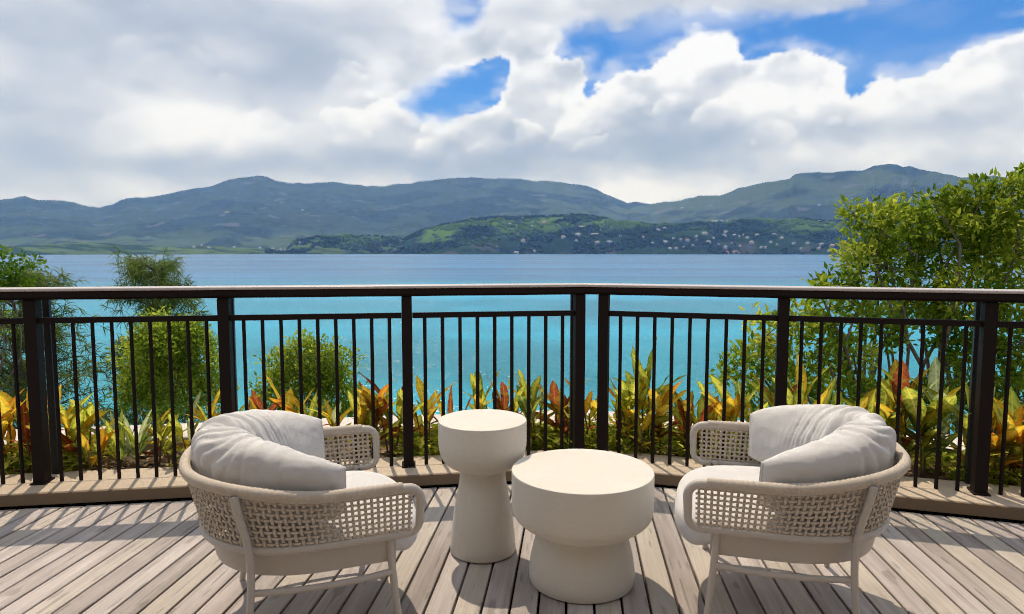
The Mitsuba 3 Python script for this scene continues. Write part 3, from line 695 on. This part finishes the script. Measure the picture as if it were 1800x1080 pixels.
# (view column, offset into the bed, height, palette, leaves, strap-leaved?)
CROT = [(-20, .55, .42, 'Y', 12, 0), (12, .62, .46, 'Y', 13, 0), (48, .50, .44, 'R', 10, 0), (84, .66, .50, 'Y', 13, 0), (112, .55, .48, 'Y', 14, 0), (142, .60, .46, 'Y', 13, 0), (160, .42, .30, 'O', 9, 0),
        (208, .55, .36, 'G', 10, 1), (232, .70, .40, 'P', 9, 1), (272, .60, .33, 'R', 9, 0), (300, .55, .34, 'L', 10, 0), (335, .50, .38, 'L', 12, 0), (368, .55, .44, 'Y', 12, 0), (408, .6, .42, 'L', 10, 0), (450, .6, .44, 'R', 9, 0),
        (500, .62, .48, 'O', 9, 0), (545, .6, .44, 'R', 9, 0), (590, .62, .44, 'L', 10, 0), (625, .6, .42, 'Y', 10, 0), (655, .58, .46, 'B', 13, 0), (688, .60, .50, 'R', 14, 0), (722, .56, .44, 'B', 11, 0), (748, .62, .46, 'B', 11, 0), (772, .5, .26, 'L', 8, 0),
        (815, .66, .44, 'R', 8, 1), (848, .62, .47, 'L', 12, 0), (880, .55, .43, 'R', 11, 0), (915, .58, .47, 'L', 12, 0), (945, .62, .45, 'L', 12, 0), (978, .58, .42, 'B', 11, 0), (1000, .5, .40, 'R', 9, 0), (1042, .6, .44, 'R', 10, 0),
        (1085, .58, .48, 'L', 13, 0), (1112, .55, .54, 'Y', 14, 0), (1140, .60, .66, 'L', 13, 0), (1168, .56, .52, 'Y', 12, 0), (1128, .42, .34, 'O', 9, 0), (1196, .58, .46, 'B', 11, 0), (1222, .55, .42, 'R', 10, 0), (1252, .62, .45, 'L', 10, 0), (1285, .56, .47, 'Y', 12, 0), (1320, .6, .50, 'L', 12, 0), (1352, .6, .50, 'B', 10, 0),
        (1398, .56, .62, 'L', 11, 0), (1432, .60, .52, 'Y', 11, 0), (1475, .62, .50, 'L', 10, 0), (1520, .62, .50, 'B', 10, 0), (1562, .6, .52, 'L', 11, 0), (1598, .60, .58, 'B', 12, 0), (1632, .55, .60, 'L', 13, 0), (1664, .62, .64, 'P', 10, 0), (1692, .50, .58, 'L', 12, 0), (1724, .58, .52, 'Y', 11, 0),
        (1752, .52, .48, 'O', 11, 0), (1782, .55, .50, 'Y', 12, 0), (1812, .50, .46, 'O', 11, 0), (1845, .55, .5, 'L', 10, 0)]
CROT.sort()
seen_ = {}


def place_of(cx):
    return 'in the bed left of left chair' if cx < 330 else 'in the bed behind left chair' if cx < 640 else 'in the bed between left chair and tall table' if cx < 775 else 'in the bed behind side tables' if cx < 1045 else 'in the bed between low table and right chair' if cx < 1235 else 'in the bed behind right chair' if cx < 1600 else 'in the bed right of right chair'


for ci, (cx, off, hgt, pal, nlv, strap) in enumerate(CROT):
    side = -1 if cx < 1035 else 1
    s = on_rail(cx, side, off - RO, 720); q = corner(off) + (-dl if side < 0 else dr_) * s
    base = np.array([q[0], q[1], 0.0])
    where = place_of(cx)
    kind_ = 'strap leaved plant' if strap else 'croton'
    grp = (pal, strap, where); tot = sum(1 for c in CROT if (c[3], c[5], place_of(c[0])) == grp); seen_[grp] = seen_.get(grp, 0) + 1; k_ = seen_[grp]
    key = thing('strap_leaved_plant' if strap else 'croton_plant', f"{WORD[pal]} {kind_} {where}{nth(k_, tot)}", 'plant', 'plants in the bed behind the kerb')
    nst = 1 if strap else int(rng.integers(2, 4)); tips = []
    mb = MB()
    for j in range(nst):
        az = rng.uniform(0, 2 * np.pi); lean = rng.uniform(0.02, 0.09); hh = hgt * rng.uniform(0.5, 0.72) if not strap else 0.06
        tip = base + [math.cos(az) * lean, math.sin(az) * lean, hh]; tips.append((base + [math.cos(az) * 0.02, math.sin(az) * 0.02, 0], tip))
        mb.add(*tube(spline([tips[-1][0] - [0, 0, 0.03], (tips[-1][0] + tip) / 2 + [0.004, 0, 0], tip], 6), np.linspace(0.007, 0.004, 6), 6))
    obj('stem', mb.mesh(), 'm_stem', key, smooth=True)
    phi = rng.uniform(0, 6.28)
    for j in range(int(nlv * (1.35 if not strap else 1))):
        b0, tip = tips[j % nst]; t = (j // nst + 0.5) / max(1, nlv * (1.35 if not strap else 1) / nst); phi += 2.4
        pt = b0 + (tip - b0) * (0.30 + 0.70 * t); steep = rng.uniform(0.95, 1.4) if t > 0.5 else rng.uniform(0.35, 0.95)
        if strap: steep = rng.uniform(0.7, 1.35)
        d = np.array([math.cos(phi) * math.cos(steep), math.sin(phi) * math.cos(steep), math.sin(steep)])
        ln = (hgt * rng.uniform(0.38, 0.58) * (0.75 + 0.45 * t)) if not strap else hgt * rng.uniform(0.8, 1.15); ln = min(ln, 0.38)
        wd = ln * rng.uniform(0.20, 0.31) if not strap else ln * rng.uniform(0.09, 0.13)
        mat = PAL[pal][int(rng.integers(len(PAL[pal])))]
        if t < 0.35 and rng.random() < 0.35: mat = 'm_c_red' if pal in 'YORB' else 'm_c_green'
        v, f, uv = leaf_blade(pt, d, np.array([0, 0, 1.0]) + rng.normal(0, 0.2, 3), ln, wd, rng.uniform(0.0, 0.45))
        obj('leaf', (v, f), mat, key, smooth=True, uv=uv)


# ground cover and leaf litter of the bed
def scatter(n, size, seed, lift, tilt, gap):
    r = np.random.default_rng(seed); mb = MB()
    for _ in range(n):
        a = r.uniform(-4.6, 4.4); o = r.uniform(0.33, WALL0 - 0.02); q = corner(o) + (dl * a if a < 0 else dr_ * a)
        if meshkit.noise(np.array([q[0] * 2.2, q[1] * 2.2, 3.0]), seed) < gap: continue
        b = np.array([q[0], q[1], 0.02 + r.uniform(0, lift)]); ph = r.uniform(0, 6.28); st = r.uniform(-0.1, tilt)
        d = np.array([math.cos(ph) * math.cos(st), math.sin(ph) * math.cos(st), math.sin(st)])
        v, f, uv = leaf_blade(b, d, np.array([r.normal(0, .3), r.normal(0, .3), 1.0]), size * r.uniform(0.6, 1.4), size * r.uniform(0.4, 0.6), r.uniform(0, 0.4), n=3)
        uv = np.c_[np.full(len(v), r.random()), uv[:, 1]]; mb.add(v, f, uv)
    return mb


m = scatter(9000, 0.055, 5, 0.12, 0.9, 0.36)
gc = obj('ground_cover', m.mesh(), 'm_cover', smooth=False, uv=m.uvs()); tag(gc, 'low bright green leafy ground cover in the bed', 'ground cover', kind='stuff')
m = scatter(3000, 0.06, 6, 0.015, 0.3, 0.25)
gl = obj('leaf_litter', m.mesh(), 'm_litter', smooth=False, uv=m.uvs()); tag(gl, 'dry fallen leaves lying on the soil of the bed', 'fallen leaves', kind='stuff')

# ------------------------------------------------------------------ garden slope and sea
SEA = -20.0
gx, gy = np.linspace(-70, 70, 141), np.r_[np.linspace(-9, 4.2, 12), np.linspace(4.5, 46, 90)]
GX, GY = np.meshgrid(gx, gy, indexing='ij'); edge = 4.9 - 0.012 * GX**2 * 0.2
t = np.maximum(GY - edge, 0)
GZ = -0.35 - 13.0 * (1 - np.exp(-t / 5.2)) - 0.30 * t + 1.2 * (meshkit.fbm(np.stack([GX * .15, GY * .15, GX * 0], -1), 4) - 0.5) * np.minimum(1, t / 3)
GZ = np.maximum(GZ, SEA - 3)
gs = obj('hillside', (np.stack([GX, GY, GZ], -1).reshape(-1, 3), grid_faces(141, 102)), 'm_hill', smooth=True); tag(gs, 'wooded slope falling from the terrace to the sea', kind='structure')
sx = np.array([-9000, 9000.0]); sv = np.array([[-9000, 6, SEA], [9000, 6, SEA], [9000, 6500, SEA], [-9000, 6500, SEA]], float)
sea = obj('sea', (sv, np.array([[0, 1, 2], [0, 2, 3]])), 'm_sea', uv=sv[:, :2] / 1000); tag(sea, 'calm turquoise bay turning blue towards the far shore', kind='structure')


# ------------------------------------------------------------------ hills across the bay
def azim(x): return math.atan2(x - 900, 1200 * CP)


def elev(x, y): r = ray(x, y); return r[2] / math.hypot(r[0], r[1])


RIDGE = [(-700, 380), (-500, 340), (-300, 330), (-150, 345), (-60, 356), (0, 352), (30, 350), (55, 346), (75, 352), (120, 352), (140, 356), (165, 364), (185, 366), (205, 361), (222, 352), (232, 349), (260, 348), (300, 343), (340, 334), (380, 328), (410, 316), (440, 311), (460, 308), (475, 310), (490, 318), (510, 323), (545, 323), (590, 320), (620, 324), (650, 328), (690, 326), (730, 322), (770, 316), (800, 314), (840, 313), (880, 314), (920, 316), (960, 319), (1000, 322), (1020, 325), (1040, 331), (1060, 340), (1080, 348), (1100, 357), (1115, 355), (1140, 359), (1180, 354), (1215, 348), (1225, 345), (1260, 343), (1300, 329), (1340, 320), (1380, 314), (1388, 306), (1400, 303), (1440, 303), (1480, 301), (1510, 299), (1525, 291), (1550, 289), (1565, 290), (1575, 293), (1585, 291), (1600, 297), (1640, 305), (1680, 313), (1700, 312), (1735, 308), (1760, 312), (1800, 318), (1900, 322), (2050, 310), (2250, 330), (2500, 380)]
HEAD = [(690, 449), (700, 447), (704, 432), (715, 420), (730, 412), (745, 405), (780, 396), (820, 388), (860, 384), (900, 381), (950, 380), (1000, 379), (1030, 379), (1060, 384), (1080, 389), (1110, 392), (1150, 396), (1200, 394), (1260, 390), (1320, 387), (1380, 386), (1440, 388), (1500, 388), (1600, 386), (1750, 390), (1900, 400), (2100, 440), (2150, 449)]
SPIT = [(-400, 449), (-300, 436), (0, 433), (60, 430), (130, 426), (200, 428), (300, 434), (380, 432), (430, 436), (505, 440), (520, 424), (560, 416), (620, 414), (680, 416), (720, 420), (760, 430), (800, 449)]


class Land:
    def __init__(s, prof, shore, ridge, amp, jitter, seed, shape):
        s.az = np.array([azim(x) for x, _ in prof]); s.el = np.array([elev(x, y) for x, y in prof])
        s.shore, s.ridge, s.amp, s.jit, s.seed, s.shape = shore, ridge, amp, jitter, seed, shape

    def z(s, a, r):
        e = np.interp(a, s.az, s.el); Rr = s.ridge(a); Rs = s.shore(a)
        e = e + s.jit * (meshkit.fbm(np.stack([a * 60, a * 0, a * 0 + s.seed], -1), 5, s.seed) - 0.5)
        top = EYE + e * Rr; t = (r - Rs) / (Rr - Rs)
        P = np.stack([a * 7, r / 900.0, a * 0], -1)
        w = meshkit.fbm(P * 0.8 + 9, 3, s.seed) - 0.5
        rid = 1 - np.abs(2 * meshkit.fbm(np.stack([a * 9 + 1.2 * w, r / 2600.0, a * 0], -1), 4, s.seed + 3) - 1)
        rid2 = 1 - np.abs(2 * meshkit.fbm(np.stack([a * 30 + w, r / 260.0, a * 0], -1), 3, s.seed + 5) - 1)
        tt = np.clip(t, 0, 1); prof = s.shape(tt)
        z = SEA + (top - SEA) * prof - s.amp * (np.maximum(top - SEA, 10)) * (0.75 * (1 - rid) + 0.25 * (1 - rid2)) * (4 * tt * (1 - tt)) ** 0.7
        z = np.where(t > 1, top - (t - 1) * 0.9 * (top - SEA), z)
        z = np.where(t < 0, SEA + t * 60, np.maximum(z, SEA + 0.5 + 3 * tt))
        return np.maximum(z, SEA - 8)

    def mesh(s, a0, a1, na, r0, r1, nr):
        A, R = np.meshgrid(np.linspace(a0, a1, na), np.linspace(r0, r1, nr), indexing='ij')
        Z = s.z(A, R); return np.stack([R * np.sin(A), R * np.cos(A), Z], -1).reshape(-1, 3), grid_faces(na, nr)

    def hit(s, x, y):
        a = azim(x); e = elev(x, y); r = np.linspace(s.shore(a) + 5, s.ridge(a), 1500); z = s.z(np.full(1500, a), r)
        over = np.nonzero(z >= EYE + e * r)[0]; k = over[0] if len(over) else int(np.argmax((z - EYE) / r)); return np.array([r[k] * math.sin(a), r[k] * math.cos(a), z[k]])


sm = mikit_s
far_land = Land(RIDGE, lambda a: 4400 + 0 * a, lambda a: 8600 - 2100 * sm(0.12, 0.38, a), 0.26, 0.0035, 3, lambda t: t ** 1.15)
head = Land(HEAD, lambda a: 2900 + 60 * np.sin(a * 23), lambda a: 3330 + 0 * a, 0.16, 0.004, 11, lambda t: np.sin(t * np.pi / 2) ** 0.9)
spit = Land(SPIT, lambda a: 2990 + 30 * np.sin(a * 31), lambda a: 3200 + 0 * a, 0.10, 0.003, 17, lambda t: t ** 0.7)
k = obj('mountains', far_land.mesh(-1.02, 1.05, 1500, 4300, 9600, 260), 'm_mount', smooth=True); tag(k, 'hazy blue green mountain range across the bay', kind='structure')
k = obj('headland', head.mesh(azim(688), azim(2150), 700, 2800, 3700, 90), 'm_head', smooth=True); tag(k, 'wooded headland with houses in front of the mountains', kind='structure')
k = obj('foreshore', spit.mesh(azim(-400), azim(800), 500, 2900, 3500, 60), 'm_shore', smooth=True); tag(k, 'low green coastal strip under the left mountains', kind='structure')


def canopy(land, a0, a1, r0, r1, n, seed, size):
    """Far woods: many rounded lumpy tree crowns on the slope, one mesh."""
    r_ = np.random.default_rng(seed); base = trimesh.creation.icosphere(1, 1.0); bv_, bf = np.array(base.vertices), np.array(base.faces); mb = MB()
    a = r_.uniform(a0, a1, n); r = r_.uniform(r0, r1, n); z = land.z(a, r)
    keep = (z > SEA + 2) & (meshkit.fbm(np.stack([a * 40, r / 60, a * 0], -1), 3, seed) > 0.40)
    for aa, rr, zz in zip(a[keep], r[keep], z[keep]):
        sz = size * r_.uniform(0.5, 1.3); v = bv_ * sz * np.array([1, 1, 0.8]) * r_.uniform(0.75, 1.25, (len(bv_), 1))
        mb.add(v + [rr * math.sin(aa), rr * math.cos(aa), zz + sz * 0.25], bf)
    return mb.mesh()


k = obj('headland_wood', canopy(head, azim(700), azim(1700), 2900, 3360, 7000, 3, 7.5), 'm_wood_far', smooth=True); tag(k, 'far dark green woods covering the headland', 'woods', kind='stuff')
k = obj('foreshore_wood', canopy(spit, azim(470), azim(790), 2990, 3220, 1500, 4, 6.5), 'm_wood_far', smooth=True); tag(k, 'far green trees on the low shore left of the headland', 'woods', kind='stuff')


def house(land, x, y, wpx, wall, roof, label, group, storeys=1, name='hill_house'):
    p = land.hit(x, y); d = math.hypot(p[0], p[1]); w = 0.74 * wpx / 1200.0 * d; dp = min(w, 14) * 0.8; h = 3.0 * storeys + 1.0
    key = thing(name, label, 'house', group); rot = float(rng.uniform(-0.35, 0.35)) - math.atan2(p[0], p[1])
    v, f = rbox(p[0], p[1], p[2] - 6, p[2] + h, w, dp, rot, 0.05); obj('wall', (v, f), wall, key)
    c, s = math.cos(rot), math.sin(rot); o = 0.7; hx, hy = w / 2 + o, dp / 2 + o; rh = min(dp * 0.38, 4.0); rx = max(hx - hy, 0.5)
    rv = np.array([(-hx, -hy, 0), (hx, -hy, 0), (hx, hy, 0), (-hx, hy, 0), (-rx, 0, rh), (rx, 0, rh), (0, 0, -0.3)], float)
    rf = np.array([(0, 1, 5), (0, 5, 4), (2, 3, 4), (2, 4, 5), (1, 2, 5), (3, 0, 4), (1, 0, 6), (2, 1, 6), (3, 2, 6), (0, 3, 6)])
    rv = np.stack([p[0] + rv[:, 0] * c - rv[:, 1] * s, p[1] + rv[:, 0] * s + rv[:, 1] * c, p[2] + h + 0.02 + rv[:, 2]], 1); obj('roof', (rv, rf), roof, key)


c6 = lambda x, y: (700 + x / 4.286, 360 + y / 4.286)
c7 = lambda x, y: (1100 + x / 4.5, 340 + y / 4.5)
H6 = [(1020, 135, 30), (1095, 143, 50), (1240, 250, 45), (1335, 275, 40), (1495, 293, 50), (1585, 290, 60), (1525, 195, 30), (1665, 240, 30), (735, 325, 40), (1350, 232, 60), (1025, 352, 30), (780, 100, 22), (815, 92, 24), (860, 100, 30), (905, 92, 24), (935, 105, 24), (840, 150, 40), (940, 280, 50), (1000, 165, 30)]
H7 = [(240, 300, 60), (295, 282, 40), (200, 400, 40), (300, 395, 60), (365, 372, 50), (420, 370, 40), (475, 380, 50), (545, 345, 40), (610, 325, 60), (545, 372, 30), (575, 395, 30), (640, 395, 60), (775, 315, 45), (765, 345, 50), (845, 335, 40), (880, 345, 30), (920, 335, 40), (945, 355, 40), (1020, 335, 40), (1155, 330, 40), (1215, 357, 40), (980, 397, 50), (775, 435, 45), (340, 440, 40), (390, 440, 36), (785, 218, 20), (1505, 225, 25), (1610, 245, 30), (1240, 210, 20), (1055, 432, 30), (1090, 432, 28), (1310, 400, 35), (1420, 400, 40), (1530, 415, 50), (1615, 425, 55), (1590, 460, 35), (1510, 440, 40), (720, 410, 30), (680, 360, 30), (130, 350, 30), (450, 430, 30), (520, 415, 26), (830, 400, 30), (890, 420, 26), (1130, 390, 30), (1180, 410, 26), (1370, 440, 26), (1460, 450, 24)]
HH = []
for i, (x, y, w) in enumerate(H6 + H7):
    cx, cy = c6(x, y) if i < len(H6) else c7(x, y)
    rf = ['m_roof_g', 'm_roof_w', 'm_roof_w', 'm_roof_o'][int(rng.integers(4))] if i % 3 else 'm_roof_w'
    zone = ('upper' if cy < 412 else 'middle' if cy < 428 else 'lower') + ' ' + ('left' if cx < 960 else 'central' if cx < 1190 else 'right' if cx < 1330 else 'far right')
    HH.append((cx, cy, w / (4.286 if i < len(H6) else 4.5) * 0.9, ['m_wall_w', 'm_wall_t', 'm_wall_w'][i % 3], rf, {'m_roof_g': 'grey', 'm_roof_w': 'white', 'm_roof_o': 'orange'}[rf], zone, 1 + (w > 44)))
HH.sort(key=lambda h: h[0])
for i, h in enumerate(HH):
    same = [j for j, g in enumerate(HH) if g[5:7] == h[5:7]]
    house(head, h[0], h[1], h[2], h[3], h[4], f"small {h[5]} roofed house on {h[6]} headland slope{nth(same.index(i) + 1, len(same))}", 'small houses on the headland', h[7])
house(head, *c6(560, 97), 13, 'm_wall_w', 'm_roof_w', 'white house alone on the left crest of the headland', None, 1)
house(head, *c6(1370, 173), 14, 'm_wall_t', 'm_roof_w', 'long tan house high on the middle of the headland', None, 1)
house(head, *c6(1480, 228), 22, 'm_wall_t', 'm_roof_g', 'widest tan house row below the headland crest', None, 1)
house(head, *c7(45, 265), 12, 'm_wall_t', 'm_roof_o', 'orange roofed house right of the headland summit', None, 1)
house(head, *c6(890, 367), 12, 'm_wall_w', 'm_roof_w', 'white boathouse on the rocks at the headland waterline', None, 1)
house(head, *c7(700, 213), 30, 'm_wall_w', 'm_roof_w', 'long white building at the top edge of the hillside village', None, 1)
house(head, *c7(862, 470), 17, 'm_wall_t', 'm_roof_o', 'orange roofed waterfront house with sunlit tan walls', None, 1)
house(head, *c7(785, 472), 12, 'm_wall_w', 'm_roof_r', 'dark red roofed shed at the waterline beside the orange roofed one', None, 1)
for x, y, w, t_ in ((405, 374, 9, 'wider'), (536, 370, 5, 'narrower, more central')):
    house(far_land, x, y, w, 'm_wall_w', 'm_roof_w', f'{t_} of two lone pale houses high on the left mountain side', 'houses on the left mountain', 1)
for x, y, w, t_ in ((1433, 362, 8, 'right'), (1196, 366, 5, 'left')):
    house(far_land, x, y, w, 'm_wall_w', 'm_roof_w', f'{t_} one of two lone pale houses high on the right mountain', 'houses on the right mountain', 1)
for i, (x, y, w) in enumerate(sorted(((345, 436, 6), (358, 433, 5), (371, 437, 6), (415, 436, 6), (460, 437, 6), (482, 436, 8), (496, 434, 6), (505, 430, 5), (512, 424, 6), (530, 428, 5), (496, 437, 5)))):
    house(spit, x, y, w, 'm_wall_w', 'm_roof_w', 'small white house on the low left shore' + nth(i + 1, 11), 'houses on the low left shore', 1)


# ------------------------------------------------------------------ trees beyond the wall
def leaf_cloud(blobs, per, size, seed, aspect=0.42, shell=0.6, clump=0.17, density=11.0):
    """Leaves set in rosettes through the blobs' volume. blobs: (centre, radius)."""
    r = np.random.default_rng(seed); Q, D, C = [], [], []
    for c, rad in blobs:
        nk = max(6, int((rad / clump) ** 2 * density)); d = r.normal(0, 1, (nk, 3)); d /= np.linalg.norm(d, axis=1, keepdims=True)
        rr = rad * (1 - shell * r.random(nk) ** 1.5) * r.uniform(0.8, 1.25, nk); Q.append(c + d * rr[:, None] * [1, 1, 0.85]); D.append(d); C.append(np.repeat(c[None], nk, 0))
    tone = np.concatenate([r.normal(0.42 + r.normal(0, 0.13), 0.17, len(q)) for q in Q]); Q, D, C = map(np.vstack, (Q, D, C)); n = len(Q); k = n * per
    u = lambda v: v / (np.linalg.norm(v, axis=1, keepdims=True) + 1e-9)
    e = u(r.normal(0, 1, (k, 3)) + np.repeat(D, per, 0) * 0.7 + [0, 0, 0.35]); b = np.repeat(Q, per, 0) + e * (clump * 0.4 * r.random(k))[:, None] + r.normal(0, clump * 0.33, (k, 3))
    ln = (size * r.uniform(0.65, 1.3, k))[:, None]; s_ = u(np.cross(e, r.normal(0, 1, (k, 3)))); nn = np.cross(s_, e); w = ln * aspect / 2
    V = np.stack([b, b + e * ln * 0.45 + s_ * w + nn * w * 0.3, b + e * ln, b + e * ln * 0.45 - s_ * w + nn * w * 0.3], 1).reshape(-1, 3)
    o = (np.arange(k) * 4)[:, None]; F = np.vstack([o + [0, 1, 2], o + [0, 2, 3]])
    tv = np.clip(np.repeat(tone, per) + r.normal(0, 0.16, k), 0, 1); UV = np.stack([np.repeat(tv, 4), np.tile([0.2, 0.6, 1.0, 0.6], k)], 1)
    return V, F, UV, list(zip(Q, C))


def limb(mb, a, b, r0, r1, seed, n=9, sag=0.12):
    r = np.random.default_rng(seed); L = np.linalg.norm(b - a); t = np.linspace(0, 1, 5)[:, None]; p = a + (b - a) * t
    p[1:-1] += r.normal(0, sag * 0.35 * L, (3, 3)) * [1, 1, 0.6]; mb.add(*tube(spline(p, n), np.linspace(r0, r1, n), 6))


def leafy_tree(name, label, foot, blobs, per, size, mat, seed, trunk_r, group=None, **kw):
    key = thing(name, label, 'tree', group); v, f, uv, tips = leaf_cloud(blobs, per, size, seed, **kw)
    k = obj('crown', (v, f), mat, key, uv=uv); stuffpart(k)
    mb = MB(); cen = np.mean([b[0] for b in blobs], 0); fork = foot + (cen - foot) * 0.45; limb(mb, foot, fork, trunk_r, trunk_r * 0.7, seed, 12, 0.08)
    obj('trunk', mb.mesh(), 'm_bark', key, smooth=True); mb = MB()
    for i, (c, rad) in enumerate(blobs): limb(mb, fork, c, trunk_r * 0.36, trunk_r * 0.10, seed + i)
    r = np.random.default_rng(seed + 99)
    for i, (q, c) in enumerate(tips):
        if r.random() < 0.10: limb(mb, c + (q - c) * 0.05, q, trunk_r * 0.09, trunk_r * 0.03, seed + i, 5)
    k = obj('limbs', mb.mesh(), 'm_bark', key, smooth=True); stuffpart(k)
    return key


def B(x, y, rpx, d): c = at(x, y, d); return c, rpx / 1200.0 * d


RT = [(1555, 372, 26, 9.4), (1500, 375, 22, 9.4), (1690, 352, 30, 9.2), (1640, 356, 22, 9.2), (1530, 395, 40, 9.4), (1600, 395, 60, 9.8), (1508, 452, 36, 9.2), (1560, 470, 62, 9.4), (1650, 430, 75, 9.6), (1712, 380, 62, 9.0), (1775, 352, 52, 8.8), (1830, 330, 50, 8.8), (1780, 450, 95, 9.2), (1870, 430, 90, 9.2), (1470, 500, 34, 9.0), (1440, 512, 26, 8.8), (1510, 535, 52, 9.0), (1600, 530, 55, 9.4), (1700, 530, 75, 9.0),
      (1395, 560, 38, 8.6), (1348, 590, 40, 8.6), (1315, 630, 34, 8.4), (1290, 662, 28, 8.3), (1440, 600, 48, 8.8), (1500, 625, 44, 9.0), (1400, 660, 48, 8.6), (1555, 585, 40, 9.2), (1480, 690, 52, 8.8), (1350, 700, 42, 8.4), (1720, 640, 60, 8.8), (1800, 600, 70, 8.8), (1660, 580, 40, 9.2), (1870, 560, 80, 9.0), (1560, 700, 45, 9.0), (1660, 710, 50, 8.8), (1790, 700, 60, 8.6)]
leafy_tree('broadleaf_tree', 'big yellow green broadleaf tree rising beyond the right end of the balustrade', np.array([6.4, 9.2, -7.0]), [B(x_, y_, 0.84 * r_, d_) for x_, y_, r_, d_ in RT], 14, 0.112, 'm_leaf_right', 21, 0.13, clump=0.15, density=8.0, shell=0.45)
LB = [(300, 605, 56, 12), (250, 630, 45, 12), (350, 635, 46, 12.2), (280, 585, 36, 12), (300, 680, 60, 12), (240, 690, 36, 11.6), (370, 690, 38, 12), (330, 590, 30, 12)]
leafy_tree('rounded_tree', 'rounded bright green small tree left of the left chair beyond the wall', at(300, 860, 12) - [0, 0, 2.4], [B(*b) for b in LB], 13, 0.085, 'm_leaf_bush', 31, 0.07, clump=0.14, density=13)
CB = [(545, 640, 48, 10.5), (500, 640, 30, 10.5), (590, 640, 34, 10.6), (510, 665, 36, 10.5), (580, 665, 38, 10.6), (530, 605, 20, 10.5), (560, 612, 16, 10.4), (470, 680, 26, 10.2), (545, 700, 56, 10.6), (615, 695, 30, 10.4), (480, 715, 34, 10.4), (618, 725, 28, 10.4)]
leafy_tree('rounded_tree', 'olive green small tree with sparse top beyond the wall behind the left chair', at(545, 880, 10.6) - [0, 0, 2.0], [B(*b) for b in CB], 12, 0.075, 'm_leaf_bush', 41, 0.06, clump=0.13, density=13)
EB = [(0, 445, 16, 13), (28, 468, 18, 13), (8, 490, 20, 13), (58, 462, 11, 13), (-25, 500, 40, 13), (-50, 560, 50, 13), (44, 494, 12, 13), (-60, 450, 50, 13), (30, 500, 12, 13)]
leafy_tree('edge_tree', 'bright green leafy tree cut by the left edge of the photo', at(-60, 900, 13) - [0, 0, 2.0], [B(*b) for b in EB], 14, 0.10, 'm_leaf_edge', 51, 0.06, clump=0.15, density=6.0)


def casuarina(label, foot, top, spread, n, seed):
    """Feathery tree: long drooping boughs hung with fine needle tassels."""
    key = thing('feathery_tree', label, 'tree'); r = np.random.default_rng(seed); mb, V, F, UV = MB(), [], [], []; n0 = 0
    obj('trunk', tube(spline([foot, (foot + top) / 2 + [0.1, 0, 0], top], 14), np.linspace(0.16, 0.02, 14), 8), 'm_bark', key, smooth=True)
    for i in range(n):
        t = r.uniform(0.28, 1.0); b = foot + (top - foot) * t; ph = r.uniform(0, 6.28); L = spread * (1.25 - t) * r.uniform(0.5, 1.1) + 0.12 * spread
        d = np.array([math.cos(ph), math.sin(ph), r.uniform(0.25, 0.9)]); e = b + d * L * [1, 1, 0.55]; m_ = (b + e) / 2 + [0, 0, 0.10 * L]
        bough = spline([b, m_, e], 12); mb.add(*tube(bough, np.linspace(0.025, 0.006, 12), 5))
        for q in bough[3:]:
            for _ in range(2):
                c = q + r.normal(0, 0.12, 3); tone = np.clip(r.normal(0.45, 0.2), 0, 1)
                for _ in range(9):
                    a = r.normal(0, 1, 3) * [0.55, 0.55, 0.5] + d * 0.3 + [0, 0, -0.35]; a /= np.linalg.norm(a); ln = r.uniform(0.16, 0.36); s = np.cross(a, r.normal(0, 1, 3)); s /= np.linalg.norm(s); w = 0.010
                    k1 = c + a * ln * 0.5 + [0, 0, 0.01]; k2 = c + a * ln + [0, 0, -0.10 * ln * 3 * 0.5]
                    V.append(np.array([c - s * w * .5, c + s * w * .5, k1 + s * w, k2, k1 - s * w])); F.append(np.array([[0, 1, 2], [0, 2, 4], [4, 2, 3]]) + n0); n0 += 5
                    UV.append([(np.clip(tone + r.normal(0, .12), 0, 1), 0.5)] * 5)
    k = obj('boughs', mb.mesh(), 'm_bark', key, smooth=True); stuffpart(k)
    k = obj('crown', (np.vstack(V), np.vstack(F)), 'm_needle', key, uv=np.vstack(UV)); stuffpart(k)


casuarina('feathery dark green casuarina standing between the two left posts above the rail', at(285, 1000, 17) - [0, 0, 2], at(275, 476, 17), 2.0, 120, 61)
casuarina('feathery grey green casuarina behind the leftmost thick post', at(60, 1000, 15) - [0, 0, 2], at(20, 505, 15), 2.9, 130, 62)

# ------------------------------------------------------------------ the house behind the camera
hf = obj('house_front', trimesh.util.concatenate([trimesh.Trimesh(*rbox(0, -2.15, -0.03, 3.2, 13.8, 0.3)), trimesh.Trimesh(*rbox(0, -1.5, 3.2, 3.45, 14.2, 2.5))]), 'm_house'); tag(hf, 'front wall and eave of the house that the terrace belongs to', kind='structure')

# ------------------------------------------------------------------ air
scene['haze_air'] = {'type': 'homogeneous', 'albedo': {'type': 'rgb', 'value': [0.82, 0.93, 0.99]}, 'sigma_t': {'type': 'rgb', 'value': [2.3e-5, 3.6e-5, 7.2e-5]}}
scene['haze'] = {'type': 'cube', 'to_world': T().translate([0, 4500, 560]).scale([9800, 6000, 590]), 'bsdf': {'type': 'null'}, 'interior': {'type': 'ref', 'id': 'haze_air'}}
tag('haze', 'thin bluish sea haze filling the bay', 'haze', kind='stuff')
